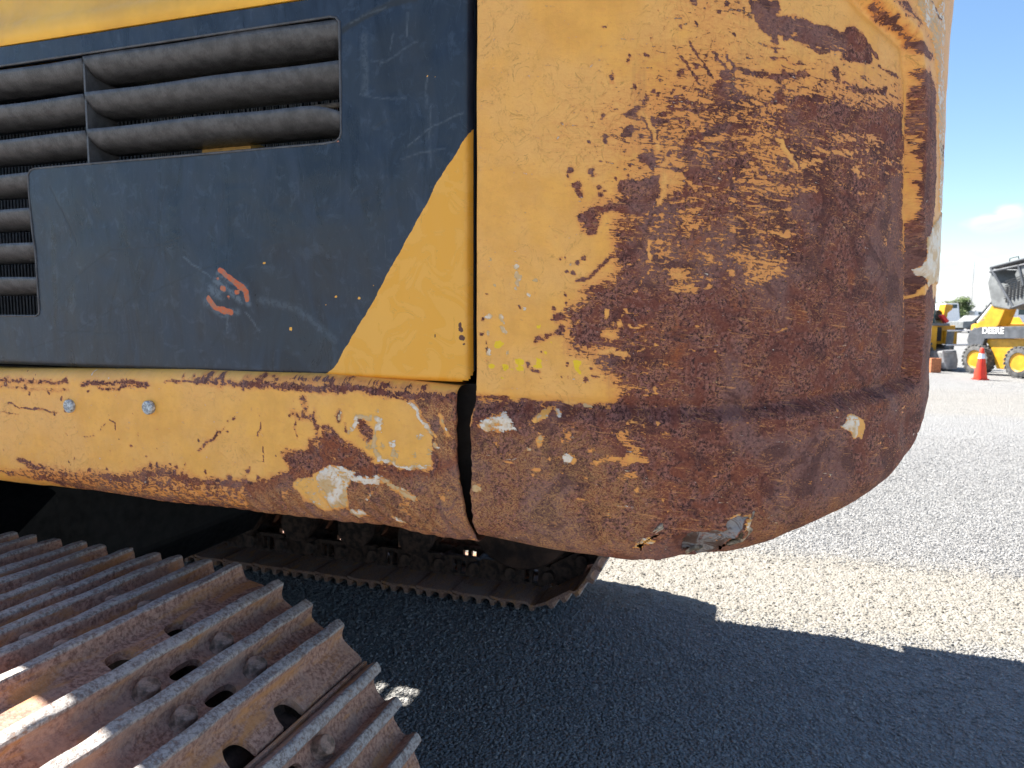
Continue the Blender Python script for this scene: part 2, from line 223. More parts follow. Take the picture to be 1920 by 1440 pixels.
# ------------------------------------------------------------------ marks traced on the panels (mm along each surface)
CW_MARKS=[('R',-0.42,102,0,[197,1665,246,1720,291,1738,352,1697,460,1694,606,1683,618,1648,626,1592,344,1570,211,1589,159,1590,138,1630]),('R',-0.3,34,0,[264,1775,335,1777,336,1752,290,1748,270,1766]),('R',0.08,68,0,[210,1633,292,1689,339,1678,460,1685,606,1686,620,1642,501,1640,398,1647,372,1571,277,1569,211,1608]),('R',0.95,24,0,[398,1653,462,1659,608,1666,620,1635,675,1316,529,1293,356,1275,197,1274,196,1293,212,1305,196,1315,169,1339,163,1355,132,1354,130,1377,127,1396,129,1407,151,1420,148,1431,178,1440,185,1452,181,1475,190,1494,197,1506,239,1521,271,1543,345,1532,402,1560,416,1593,391,1630]),('R',0.38,24,0,[190,1557,235,1567,232,1537,271,1543,239,1517,187,1505,183,1525,143,1528,180,1541]),('R',0.3,42,0,[206,1524,277,1547,402,1573,446,1509,408,1447,281,1419,215,1439]),('R',0.5,34,0,[183,1399,255,1413,276,1366,258,1299,205,1298,177,1358]),('R',0.32,26,0,[398,1647,617,1663,627,1593,469,1550,402,1560]),('R',1,3,0,[339,1777,380,1780,379,1769,370,1766,455,1758,491,1762,513,1755,534,1738,541,1731,529,1732,523,1744,522,1724,494,1728,461,1732,424,1734,400,1744,364,1741,346,1753]),('R',1,2,3,[267,1772]),('R',1,1,2,[289,1767]),('R',1,2,3,[301,1761]),('R',1,2,2,[311,1768]),('R',1,1,2,[259,1746]),('R',1,1,2,[275,1746]),('R',1,2,2,[163,1748]),('R',1,1,1,[170,1754]),('R',1,1,2,[197,1708]),('R',1,2,2,[197,1702]),('R',1,1,2,[216,1709]),('R',1,3,4,[178,1685]),('R',1,2,3,[202,1675]),('R',1,3,4,[258,1690]),('R',1,1,2,[271,1701]),('R',1,2,2,[283,1711]),('R',1,2,3,[296,1709]),('R',1,2,2,[167,1644]),('R',1,4,5,[199,1645]),('R',1,3,4,[204,1650]),('R',1,3,3,[218,1661]),('R',1,2,2,[212,1659]),('R',1,2,2,[227,1673]),('R',1,2,2,[234,1669]),('R',1,3,3,[171,1620]),('R',1,2,3,[169,1614]),('R',1,3,4,[192,1621]),('R',1,2,2,[196,1624]),('R',1,2,2,[207,1615]),('R',1,1,1,[148,1612]),('R',1,3,3,[128,1577]),('R',1,2,2,[126,1572]),('R',1,3,4,[151,1576]),('R',1,2,2,[154,1570]),('R',1,4,5,[137,1559]),('R',1,3,4,[135,1550]),('R',1,3,3,[156,1554]),('R',1,2,2,[163,1550]),('R',1,2,3,[157,1544]),('R',1,5,7,[222,1592]),('R',1,4,5,[229,1586]),('R',1,2,2,[204,1584]),('R',1,2,2,[197,1569]),('R',1,1,2,[180,1568]),('R',1,1,2,[168,1587]),('R',1,1,1,[160,1587]),('R',1,1,1,[183,1650]),('R',1,1,1,[235,1761]),('R',1,1,1,[226,1729]),('R',1,1,2,[321,1736]),('R',1,1,2,[249,1597]),('R',1,1,1,[243,1593]),('R',1,3,4,[307,1690]),('R',0.8,3,2,[313,1690,320,1695,339,1695]),('R',0.5,4,3,[230,1632,247,1644,260,1648,296,1652,314,1657,340,1667]),('R',0.95,5,3,[266,1607,272,1595,280,1581,273,1570]),('R',0.7,4,3,[291,1623,313,1629,341,1634]),('R',0.8,3,2,[268,1615,279,1619,291,1622]),('R',0.9,4,3,[251,1585,271,1572,289,1567]),('R',0.4,11,13,[312,1669]),('R',0.4,8,9,[320,1656]),('R',0.4,18,23,[304,1560]),('R',0.4,18,23,[326,1585]),('R',0.95,2,0,[188,1566,212,1564,235,1569,232,1544,220,1524,143,1528,158,1532,183,1535,198,1544,183,1553]),('R',-0.9,3,2,[210,1643,223,1620,234,1602]),('R',-0.9,3,2,[166,1586,211,1596]),('R',-0.8,4,3,[240,1570,241,1549,231,1531]),('R',0.9,1,1,[308,1716,320,1694]),('R',0.9,1,1,[290,1717,311,1695]),('R',0.9,1,1,[265,1724,291,1686]),('R',0.9,1,1,[254,1707,278,1679]),('R',0.8,1,1,[210,1638,222,1606]),('R',0.8,1,1,[221,1638,230,1609]),('R',1,9,11,[150,1516]),('R',1,5,6,[153,1505]),('R',1,4,5,[141,1522]),('R',1,2,3,[140,1475]),('R',1,2,2,[136,1469]),('R',1,2,2,[114,1471]),('R',1,1,2,[124,1471]),('R',1,2,3,[131,1455]),('R',1,2,2,[122,1425]),('R',1,1,2,[120,1414]),('R',1,1,2,[119,1407]),('R',1,2,3,[104,1405]),('R',1,5,6,[110,1392]),('R',1,3,4,[118,1395]),('R',1,2,2,[100,1389]),('R',1,4,5,[116,1378]),('R',1,2,2,[125,1335]),('R',1,3,3,[152,1318]),('R',1,1,1,[118,1319]),('R',1,1,1,[127,1320]),('R',1,3,3,[85,1326]),('R',1,2,2,[157,1335]),('R',1,1,1,[99,1332]),('R',1,2,2,[162,1323]),('R',1,1,1,[111,1324]),('R',1,1,1,[85,1314]),('R',1,1,2,[123,1457]),('R',1,2,2,[91,1349]),('R',1,3,2,[173,1474,161,1457,148,1448,135,1446]),('R',0.9,3,2,[79,1360,93,1365,101,1372,120,1376]),('R',-0.4,8,9,[258,1452]),('R',-0.4,8,9,[266,1444]),('R',-0.4,8,9,[257,1431]),('R',-0.4,6,8,[277,1433]),('R',-0.9,3,4,[171,1400]),('R',-0.9,2,3,[170,1396]),('R',-0.9,2,3,[192,1387]),('R',-0.9,2,2,[184,1386]),('R',-0.9,2,2,[235,1361]),('R',-0.45,6,8,[176,1375]),('R',-0.45,5,6,[185,1374]),('R',-0.95,4,3,[165,1353,182,1356,198,1350]),('R',-0.7,2,1,[198,1357,213,1356,231,1359]),('R',-0.12,9,11,[239,1488]),('R',-0.12,6,8,[247,1477]),('R',-0.12,11,13,[278,1513]),('R',-0.12,9,11,[264,1517]),('R',-0.7,2,2,[223,1493,219,1481,225,1468]),('R',-0.4,2,1,[202,1418,215,1439,232,1462]),('R',-0.2,5,6,[298,1468]),('R',-0.2,5,6,[331,1503]),('R',-0.2,8,9,[340,1469]),('R',-0.2,5,6,[329,1452]),('R',-0.2,4,5,[299,1435]),('R',-0.9,1,1,[201,1387,209,1383,225,1384]),('R',-0.8,1,1,[276,1382,288,1384]),('R',-0.8,1,1,[270,1352,282,1353]),('R',-0.5,1,2,[311,1351]),('R',-0.5,1,2,[194,1398]),('R',-0.5,1,2,[197,1404]),('R',-0.5,1,1,[203,1414]),('R',-0.3,2,1,[209,1392,216,1398]),('R',-0.5,2,2,[220,1295,237,1297,233,1305]),('R',-0.3,2,1,[205,1325,229,1325]),('O',1,3,6,[182,1413]),('O',1,6,11,[272,1482]),('O',1,4,8,[268,1363]),('O',1,4,8,[261,1348]),('O',1,6,11,[224,1378]),('O',1,5,9,[338,1417]),('O',1,5,9,[249,1382]),('O',1,4,8,[283,1492]),('O',1,5,9,[254,1333]),('O',1,4,8,[138,1329]),('O',1,6,11,[188,1317]),('O',1,2,4,[130,1365]),('O',1,2,5,[151,1492]),('Y',1,1,3,[86,1379]),('Y',1,1,2,[103,1361]),('Y',1,2,4,[88,1335]),('Y',1,1,2,[97,1349]),('Y',1,2,5,[138,1337]),('Y',1,2,3,[137,1329]),('Y',1,1,3,[141,1326]),('R',-1,4,5,[138,1337]),('Y',1,2,4,[19,1331]),('Y',1,2,5,[33,1359]),('Y',1,2,5,[41,1328]),('Y',1,1,2,[52,1326]),('Y',1,3,6,[62,1336]),('Y',1,2,5,[62,1325]),('Y',1,2,4,[88,1335]),('Y',1,1,2,[37,1315]),('W',0.9,2,4,[51,1461]),('W',0.9,2,5,[52,1450]),('W',0.9,2,4,[54,1439]),('W',0.9,2,4,[57,1446]),('W',0.9,1,2,[53,1430]),('W',0.9,1,3,[80,1443]),('W',0.9,1,2,[71,1423]),('W',0.9,1,3,[70,1405]),('W',0.9,2,5,[36,1392]),('W',0.9,2,4,[35,1379]),('W',0.9,2,3,[38,1388]),('W',0.9,2,4,[14,1394]),('W',0.9,2,3,[14,1371]),('W',0.9,2,4,[15,1348]),('W',0.9,1,2,[46,1346]),('W',0.9,1,2,[41,1377]),('W',0.9,1,2,[24,1437]),('W',0.9,1,2,[15,1470]),('R',0.9,1,2,[11,1423]),('R',0.9,2,2,[5,1390]),('R',0.9,2,2,[9,1360]),('R',0.9,2,2,[11,1351]),('R',0.9,2,2,[11,1338]),('R',0.9,2,2,[7,1370]),('R',0.9,2,2,[61,1405]),('R',0.9,3,3,[74,1333]),('R',0.9,2,3,[81,1327]),('R',0.72,7,0,[396,1656,444,1658,521,1666,605,1675,619,1639,622,1621,556,1635,445,1637,401,1637]),('R',-0.25,5,0,[461,1620,497,1625,524,1631,545,1629,548,1637,524,1638,495,1632,460,1627]),('R',-0.5,3,0,[442,1603,461,1604,497,1606,498,1610,462,1609,443,1608]),('R',-0.5,3,3,[511,1614]),('R',-0.5,2,3,[532,1615]),('R',-0.5,3,4,[510,1591]),('R',-0.3,2,0,[504,1594,527,1594,528,1598,504,1597]),('R',-0.4,2,0,[566,1603,625,1610,624,1612,566,1605]),('R',-0.7,4,3,[419,1581,432,1589,448,1590]),('R',-1,4,3,[380,1610,394,1604,405,1594,415,1579]),('R',1,1,1,[375,1612,394,1609,410,1596,418,1579]),('R',-0.15,7,5,[364,1551,395,1550,439,1556]),('R',-0.05,3,0,[502,1555,575,1563,574,1567,501,1559]),('R',0.05,8,6,[343,1581,383,1579,411,1573]),('R',0,8,6,[342,1607,372,1605]),('R',0.55,4,0,[458,1706,469,1691,530,1690,564,1695,563,1701,531,1696,472,1697,466,1709]),('R',0.4,2,0,[536,1722,586,1716,589,1720,539,1725]),('R',0.85,4,3,[406,1665,432,1668]),('R',0.8,3,3,[467,1672]),('R',0.8,5,6,[383,1671]),('R',0.8,3,4,[379,1665]),('R',0.8,1,2,[363,1661]),('R',0.9,4,3,[339,1693,358,1694,378,1690,392,1696,417,1697]),('R',0.8,2,1,[356,1728,386,1725]),('R',0.9,2,2,[374,1721]),('R',0.9,4,5,[373,1736]),('R',0.85,2,1,[369,1714,393,1712,412,1709]),('R',0.75,5,0,[473,1719,516,1724,516,1732,473,1727]),('R',0.8,3,0,[385,1738,439,1728,475,1728,476,1733,440,1734,386,1743]),('R',-0.6,1,1,[432,1735,463,1733,488,1734]),('R',0.6,4,0,[508,1785,529,1780,573,1771,603,1764,602,1768,580,1778,535,1786,513,1791]),('R',0.9,6,0,[603,1761,616,1752,648,1745,669,1757,632,1762,601,1767]),('R',0.45,7,0,[535,1796,568,1790,601,1783,601,1772,615,1784,599,1790,581,1802,545,1807]),('R',0.45,6,0,[621,1730,640,1710,667,1719,645,1737]),('R',1,8,0,[636,1713,643,1673,660,1545,716,1551,688,1681,678,1722]),('R',0.45,3,0,[624,1716,634,1651,648,1653,637,1719]),('R',-0.9,2,0,[608,1734,620,1649,631,1651,618,1736]),('R',-0.75,3,0,[622,1622,626,1598,631,1570,634,1543,647,1544,645,1572,630,1599,629,1622]),('W',0.55,2,0,[651,1820,687,1843,695,1845,793,1562,749,1557,702,1663,680,1728,653,1774,619,1788,597,1803,595,1818,623,1824]),('R',-0.6,7,0,[565,1807,599,1796,618,1776,660,1744,683,1700,727,1554,793,1562,745,1714,702,1757,643,1787,597,1802,580,1818]),('R',0.9,2,0,[714,1651,764,1653,793,1634,725,1625]),('R',0.9,2,0,[612,1820,647,1818,682,1810,692,1815,654,1822,616,1823]),('R',-0.2,7,0,[348,1478,378,1477,403,1466,407,1448,375,1444,349,1438]),('R',-0.4,4,3,[359,1498,379,1497,402,1497]),('R',0.1,7,5,[346,1514,386,1517,435,1508]),('R',-0.1,1,0,[466,1461,487,1462,509,1464,509,1466,487,1464,466,1464]),('R',0.05,8,9,[581,1501]),('R',0.05,5,6,[595,1521]),('R',0,1,1,[488,1520,531,1521]),('O',0.9,5,9,[507,1446]),('O',0.9,5,9,[429,1401]),('O',0.9,6,11,[350,1425]),('O',0.9,3,6,[590,1422]),('O',0.9,3,6,[596,1410]),('O',0.9,3,7,[571,1390]),('O',0.9,3,6,[576,1378]),('O',0.9,3,6,[506,1355]),('O',0.9,2,5,[501,1349]),('O',0.9,3,6,[539,1356]),('O',0.9,2,5,[475,1367]),('O',0.9,2,5,[381,1401]),('O',0.9,6,11,[564,1276]),('O',0.9,3,6,[487,1382]),('R',1,9,0,[657,1546,648,1513,675,1333,774,1328,705,1517,721,1550]),('R',-0.85,3,0,[634,1542,638,1516,644,1498,658,1499,651,1517,647,1544]),('R',0,3,0,[637,1527,641,1502,641,1502,637,1527]),('W',1,1,0,[677,1513,720,1538,793,1560,793,1559,793,1495,793,1468,793,1454,697,1445,669,1468,678,1492]),('R',-1,1,0,[677,1513,720,1538,793,1560,793,1559,793,1495,793,1468,793,1454,697,1445,669,1468,678,1492]),('R',-0.9,3,0,[686,1447,676,1434,653,1430,661,1425,692,1431,709,1445]),('R',-0.8,1,1,[655,1419,658,1402]),('R',-0.7,2,3,[678,1409]),('R',-0.7,2,2,[646,1473]),('R',-0.7,1,2,[649,1454]),('R',-0.7,2,2,[654,1426]),('O',1,1,0,[688,1494,710,1479,697,1455,711,1455,725,1480,699,1496]),('O',1,2,0,[700,1525,679,1510,701,1509,729,1525]),('R',0.9,1,1,[684,1499,793,1497]),('R',0.95,1,1,[793,1493,793,1479,793,1468]),('R',-0.6,1,1,[389,1376,408,1384]),('R',-0.5,1,1,[473,1281,474,1273]),('R',-0.4,1,2,[623,1373]),('W',0.4,3,0,[793,1445,793,1375,793,1280,793,1280,793,1374,793,1444]),('R',-0.5,1,1,[408,1298,430,1297,435,1294]),('R',1,8,0,[196,1292,355,1290,486,1304,606,1310,673,1324,668,1363,661,1424,708,1425,793,1427,793,1258,532,1249,197,1256]),('R',0.8,6,0,[-3,1276,198,1285,366,1283,606,1289,766,1323,793,1178,490,1068,156,1060,-11,1074]),('G',0.75,18,0,[-3,1198,65,1203,84,1153,162,1149,171,1089,32,1071,-3,1125]),('G',0.4,15,0,[-3,1241,153,1250,230,1191,232,1097,6,1093]),('O',0.35,23,0,[138,1202,336,1222,407,1125,233,1073,140,1091]),('G',0.3,15,0,[339,1145,621,1167,726,1113,409,1085,325,1082]),('W',0.7,4,0,[6,1253,14,1261,35,1267,46,1268,62,1250,40,1245,19,1244]),('R',-0.25,7,0,[6,1253,23,1265,46,1270,62,1250,40,1245,19,1242]),('W',1,3,6,[19,1250]),('W',1,3,6,[46,1260]),('R',-1,1,0,[80,1266,96,1277,106,1277,104,1268,89,1263]),('W',0.35,1,0,[80,1266,96,1277,106,1277,104,1268,89,1263]),('R',-0.9,1,0,[107,1278,125,1272,121,1266,117,1267]),('W',0.7,1,0,[107,1278,125,1272,121,1266,117,1267]),('W',1,1,2,[147,1283,162,1283]),('R',-1,3,2,[147,1283,162,1283]),('R',-0.7,4,5,[90,1239]),('R',-0.7,4,5,[91,1235]),('R',-0.7,1,2,[89,1248]),('R',-0.7,6,7,[128,1217]),('R',-0.7,4,5,[135,1216]),('R',-0.7,4,5,[8,1162]),('R',-0.7,2,3,[2,1164]),('R',-0.7,1,2,[75,1225]),('R',-0.7,3,4,[78,1261]),('W',0.8,2,5,[90,1239]),('W',0.8,3,7,[127,1217]),('W',0.8,3,6,[7,1162]),('W',0.8,2,3,[75,1225]),('W',0.35,3,6,[134,1244]),('R',-0.1,7,8,[130,1249]),('R',-0.1,5,6,[125,1236]),('R',-0.1,4,5,[137,1255]),('R',-0.1,7,9,[198,1250]),('R',-0.1,4,5,[205,1235]),('R',-0.1,5,6,[30,1227]),('R',-0.1,5,6,[49,1202]),('R',-0.1,5,6,[84,1195]),('R',-0.3,4,5,[207,1266]),('R',-0.3,4,5,[243,1254]),('R',-0.3,4,5,[159,1229]),('R',-0.3,2,3,[122,1198]),('R',-0.5,5,4,[160,1215,176,1220,195,1220]),('R',-0.5,6,0,[195,1212,205,1232,220,1236,221,1225,229,1215,207,1212]),('R',-0.3,5,6,[200,1198]),('R',-0.3,4,5,[210,1198]),('R',-0.3,3,4,[154,1191]),('R',-0.3,2,3,[217,1178]),('R',-0.3,3,3,[248,1165]),('R',-0.3,2,2,[235,1155]),('R',-0.3,2,3,[222,1263]),('R',-0.3,2,3,[234,1266]),('R',-0.3,2,3,[221,1251]),('O',1,2,2,[171,1170,168,1152,167,1138,172,1121]),('O',1,1,2,[178,1159,193,1168,205,1161]),('W',0.3,3,5,[185,1145]),('R',-0.25,3,4,[185,1145]),('R',-0.5,1,1,[139,1163,161,1160]),('R',-0.4,1,1,[96,1215,119,1218]),('W',0.6,1,0,[216,1104,221,1114,235,1121,236,1119,224,1110,218,1101]),('R',-0.8,1,0,[216,1104,221,1114,235,1121,247,1117,232,1105,224,1103]),('W',0.5,3,6,[238,1112]),('W',0.75,1,0,[480,1257,487,1263,494,1267,512,1266,517,1257,511,1240,502,1240,495,1246,484,1252]),('R',-1,1,0,[480,1257,487,1263,494,1267,512,1266,529,1258,535,1249,525,1231,514,1239,502,1240,495,1246,484,1252]),('R',0.7,1,1,[522,1241]),('R',0.7,1,1,[518,1255]),('R',-0.5,3,4,[565,1227]),('R',-0.5,2,2,[559,1225]),('R',-0.5,2,2,[700,1203]),('R',-0.7,2,2,[475,1191]),('R',-0.7,1,1,[471,1189]),('R',-0.7,1,2,[474,1276]),('W',0.6,1,3,[475,1191]),('R',-0.8,1,0,[688,1255,691,1241,691,1240,688,1255]),('W',0.7,1,0,[688,1253,691,1241,691,1240,689,1253]),('R',-0.1,4,4,[629,1268]),('R',-0.1,3,4,[684,1271]),('R',-0.1,3,3,[457,1186]),('R',-0.1,3,3,[439,1183]),('R',-0.1,2,3,[302,1254]),('M',1,2,0,[277,1110,287,1120,308,1124,324,1125,325,1138,334,1146,351,1148,338,1127,320,1095,302,1094,295,1101,281,1097]),('W',0.7,1,0,[324,1139,329,1145,341,1151,354,1149,355,1142,351,1132,340,1124,352,1147,343,1149,331,1143]),('R',-0.9,1,0,[324,1139,329,1145,341,1151,354,1149,355,1142,351,1132,340,1124,352,1147,343,1149,331,1143]),('M',-0.2,1,0,[352,1147,355,1142,351,1132,340,1124]),('R',0.75,5,3,[-1,1284,42,1287]),('R',0.6,4,3,[-1,1275,79,1282,196,1281])]
RAIL_MARKS=[('R',0.3,5,4,[-1338,1278,-1242,1283,-1087,1285]),('R',-0.15,5,3,[-1339,1264,-1243,1272,-1082,1270]),('R',0.9,3,4,[-1089,1289]),('R',0.9,2,3,[-1103,1255]),('R',0.9,2,2,[-1100,1259]),('R',0.9,2,2,[-1085,1253]),('R',0.9,2,2,[-1096,1232]),('R',0.9,2,3,[-1130,1265]),('R',0.9,2,2,[-1176,1264]),('R',0.9,3,3,[-1184,1274]),('R',0.9,1,2,[-1203,1270]),('R',0.9,1,1,[-1212,1270]),('R',0.9,3,3,[-1230,1275]),('R',0.9,4,3,[-1050,1281,-1008,1283,-954,1281,-912,1281]),('R',0.5,3,2,[-1014,1275,-992,1272,-955,1274,-918,1275]),('R',0.8,2,3,[-1035,1269]),('R',-0.5,2,1,[-1000,1284,-941,1286]),('R',0.6,2,2,[-881,1286,-815,1288]),('R',0.5,6,4,[-815,1291,-776,1286,-724,1286]),('R',0.4,3,4,[-842,1294]),('R',0.4,7,9,[-795,1297]),('R',0.4,6,7,[-771,1296]),('R',0.4,2,3,[-820,1297]),('R',0.35,2,2,[-1224,1237,-1200,1233,-1114,1229]),('R',0.3,2,1,[-1248,1220,-1207,1219]),('R',0.9,2,3,[-1164,1232]),('R',0.9,1,2,[-1182,1231]),('R',0.9,2,2,[-1119,1225]),('R',0.9,2,2,[-1082,1152]),('R',0.9,2,2,[-957,1176]),('R',0.9,2,2,[-925,1163]),('R',0.9,1,1,[-973,1153]),('R',0.9,2,2,[-757,1213]),('R',0.9,1,2,[-1094,1145]),('R',0.9,1,1,[-1089,1142]),('R',0.9,1,1,[-1078,1209]),('R',0.9,1,1,[-1070,1202]),('R',0.9,1,1,[-1095,1194]),('R',0.9,1,1,[-948,1232]),('R',0.9,1,1,[-994,1232]),('R',0.9,1,2,[-815,1197]),('R',0.9,1,1,[-832,1175]),('R',0.9,1,1,[-979,1190]),('R',0.9,1,1,[-1246,1154]),('R',0.9,1,1,[-905,1180]),('R',0.9,1,1,[-900,1213]),('R',0.9,1,1,[-1001,1169]),('R',0.9,1,2,[-747,1236]),('R',0.9,1,2,[-755,1232]),('R',0.9,1,1,[-737,1265]),('R',0.9,1,1,[-946,1197]),('R',0.9,1,1,[-947,1200]),('R',0.9,1,1,[-1204,1298]),('R',0.9,1,1,[-1185,1300]),('R',0.9,1,1,[-1162,1295]),('R',0.9,1,1,[-893,1303]),('R',0.75,3,2,[-815,1180,-800,1193,-775,1213]),('R',0.4,1,1,[-775,1213,-762,1221]),('R',0.6,1,1,[-1016,1200,-1002,1214]),('R',0.6,1,1,[-993,1223,-983,1211,-982,1203]),('R',0.1,1,1,[-1051,1190,-1028,1193]),('Y',0.3,2,3,[-830,1189,-814,1200]),('Y',0.35,1,2,[-755,1236,-737,1264]),('Y',0.4,1,1,[-1242,1277,-1093,1280]),('R',-0.05,11,0,[-1217,1140,-1139,1128,-1046,1131,-963,1137,-882,1156,-832,1144,-771,1138,-729,1150,-731,1099,-965,1096,-1121,1103,-1258,1107,-1257,1119,-1194,1124]),('R',0.6,6,4,[-1019,1127,-964,1127,-883,1139,-833,1133,-730,1138]),('R',0.6,4,3,[-1208,1136,-1155,1125]),('R',0.8,2,3,[-1005,1141]),('R',0.8,4,4,[-901,1153]),('R',0.8,4,4,[-865,1155]),('R',0.8,2,3,[-919,1149]),('R',0.8,2,2,[-877,1161]),('R',0.8,4,5,[-758,1147]),('R',0.8,4,4,[-1047,1129]),('R',0.8,2,3,[-809,1149]),('R',0.8,2,2,[-844,1155]),('R',0.2,3,2,[-1321,1114,-1226,1117]),('R',0.55,6,4,[-1180,1109,-1106,1102,-965,1099,-731,1099]),('O',0.4,3,4,[-1258,1103,-1106,1102,-965,1099,-731,1097]),('G',0.5,3,4,[-1106,1104,-965,1103,-731,1107]),('R',0.85,9,0,[-455,1280,-368,1295,-357,1295,-357,1204,-331,1094,-508,1088,-732,1087,-730,1137,-683,1145,-648,1164,-654,1183,-625,1196,-613,1212,-570,1219,-538,1210,-501,1183,-420,1185,-416,1236,-436,1265]),('G',0.5,10,0,[-730,1117,-660,1143,-507,1156,-369,1185,-357,1097,-732,1087]),('G',0.6,7,0,[-445,1279,-378,1282,-378,1202,-407,1200]),('O',0.3,10,0,[-406,1289,-365,1291,-365,1186,-407,1218]),('R',0.9,7,5,[-724,1290,-667,1286,-590,1285,-526,1288,-455,1288,-368,1289]),('R',0.05,6,4,[-724,1298,-633,1299,-505,1300,-426,1298]),('R',0.7,4,5,[-694,1300]),('R',0.7,4,5,[-607,1290]),('R',0.7,6,7,[-572,1295]),('R',0.7,4,5,[-495,1298]),('R',0.7,4,5,[-551,1283]),('R',-0.2,1,1,[-709,1315]),('R',0.35,6,4,[-641,1243,-606,1243,-600,1221]),('R',0.9,1,1,[-698,1232,-698,1213]),('R',0.7,2,1,[-638,1236,-639,1215]),('R',0.9,1,1,[-691,1196,-689,1184,-693,1171]),('R',0.6,7,9,[-650,1183]),('R',0.6,6,7,[-643,1191]),('R',0.6,1,1,[-670,1185]),('R',0.6,7,9,[-580,1222]),('R',0.6,5,6,[-570,1219]),('R',0.6,3,4,[-587,1227]),('R',0.6,5,6,[-560,1248]),('R',0.6,2,2,[-550,1239]),('R',0.6,3,4,[-548,1231]),('R',0.6,2,2,[-648,1241]),('R',0.6,1,1,[-625,1269]),('R',0.6,1,1,[-641,1262]),('R',0.6,1,1,[-647,1256]),('R',0.6,3,4,[-724,1158]),('R',0.6,2,2,[-719,1162]),('R',0.6,2,3,[-706,1147]),('R',0.6,1,1,[-700,1241]),('R',0.1,6,7,[-623,1265]),('R',0.1,4,5,[-621,1254]),('R',0.1,3,3,[-603,1251]),('R',0.1,6,7,[-600,1206]),('R',-1,3,0,[-541,1243,-527,1253,-496,1255,-457,1277,-438,1263,-418,1241,-416,1211,-422,1187,-466,1185,-499,1194,-502,1219,-527,1233]),('R',0.5,7,9,[-519,1233]),('R',0.5,6,8,[-515,1224]),('R',0.5,4,5,[-523,1242]),('W',0.75,2,3,[-542,1228,-527,1240,-531,1247,-506,1252,-494,1248]),('W',0.9,3,4,[-492,1246,-502,1231,-503,1205,-495,1192]),('W',0.85,2,3,[-495,1194,-466,1187,-446,1186]),('W',0.7,2,2,[-446,1186,-422,1189]),('W',0.6,4,8,[-472,1214]),('W',0.6,3,7,[-472,1199]),('W',0.6,3,7,[-515,1209]),('W',0.6,3,5,[-490,1213]),('W',0.6,2,4,[-442,1201]),('W',0.6,2,4,[-420,1205]),('W',0.6,3,5,[-558,1248]),('W',0.6,2,4,[-498,1259]),('W',0.6,3,5,[-436,1227]),('W',0.9,2,3,[-453,1275,-436,1261,-418,1236]),('R',-1,6,4,[-453,1275,-436,1261,-414,1232]),('W',0.6,3,6,[-411,1218]),('R',-0.8,3,4,[-411,1218]),('R',0.9,1,1,[-455,1278,-432,1258,-418,1232,-416,1211]),('R',-1,4,0,[-640,1139,-632,1151,-601,1160,-583,1172,-543,1174,-550,1147,-550,1116,-572,1112,-602,1107,-620,1117]),('W',0.75,2,0,[-597,1158,-583,1172,-543,1174,-550,1147,-552,1116,-583,1113]),('W',0.35,2,0,[-640,1139,-632,1151,-597,1158,-585,1115,-602,1107]),('R',-0.5,8,6,[-541,1161,-501,1155]),('W',0.8,4,6,[-541,1161,-501,1155]),('R',-0.45,8,6,[-489,1156,-467,1148,-439,1141]),('W',0.7,4,5,[-489,1156,-463,1149,-439,1141]),('R',-0.6,6,4,[-546,1113,-525,1113]),('W',0.8,3,4,[-546,1113,-525,1113]),('R',-0.3,5,3,[-516,1129,-508,1137]),('W',0.5,2,3,[-516,1129,-508,1137]),('R',-1,4,3,[-405,1265,-397,1247,-389,1235]),('W',0.5,2,2,[-401,1261,-395,1248,-389,1235]),('R',-0.9,2,3,[-370,1167]),('R',-0.9,2,3,[-369,1163]),('W',0.5,2,4,[-370,1167]),('R',-0.6,3,2,[-479,1109,-461,1108]),('W',0.6,1,2,[-479,1109,-461,1108]),('R',-0.6,1,2,[-388,1112]),('R',-0.6,1,2,[-570,1183]),('R',-0.05,7,9,[-397,1147]),('R',-0.05,8,10,[-457,1127]),('R',-0.05,8,10,[-649,1128]),('O',0.75,10,0,[-658,1194,-368,1295,-359,1168,-340,1099,-732,1087,-730,1137]),('O',0.6,7,0,[-1258,1107,-1046,1133,-729,1150,-731,1095,-1106,1097])]
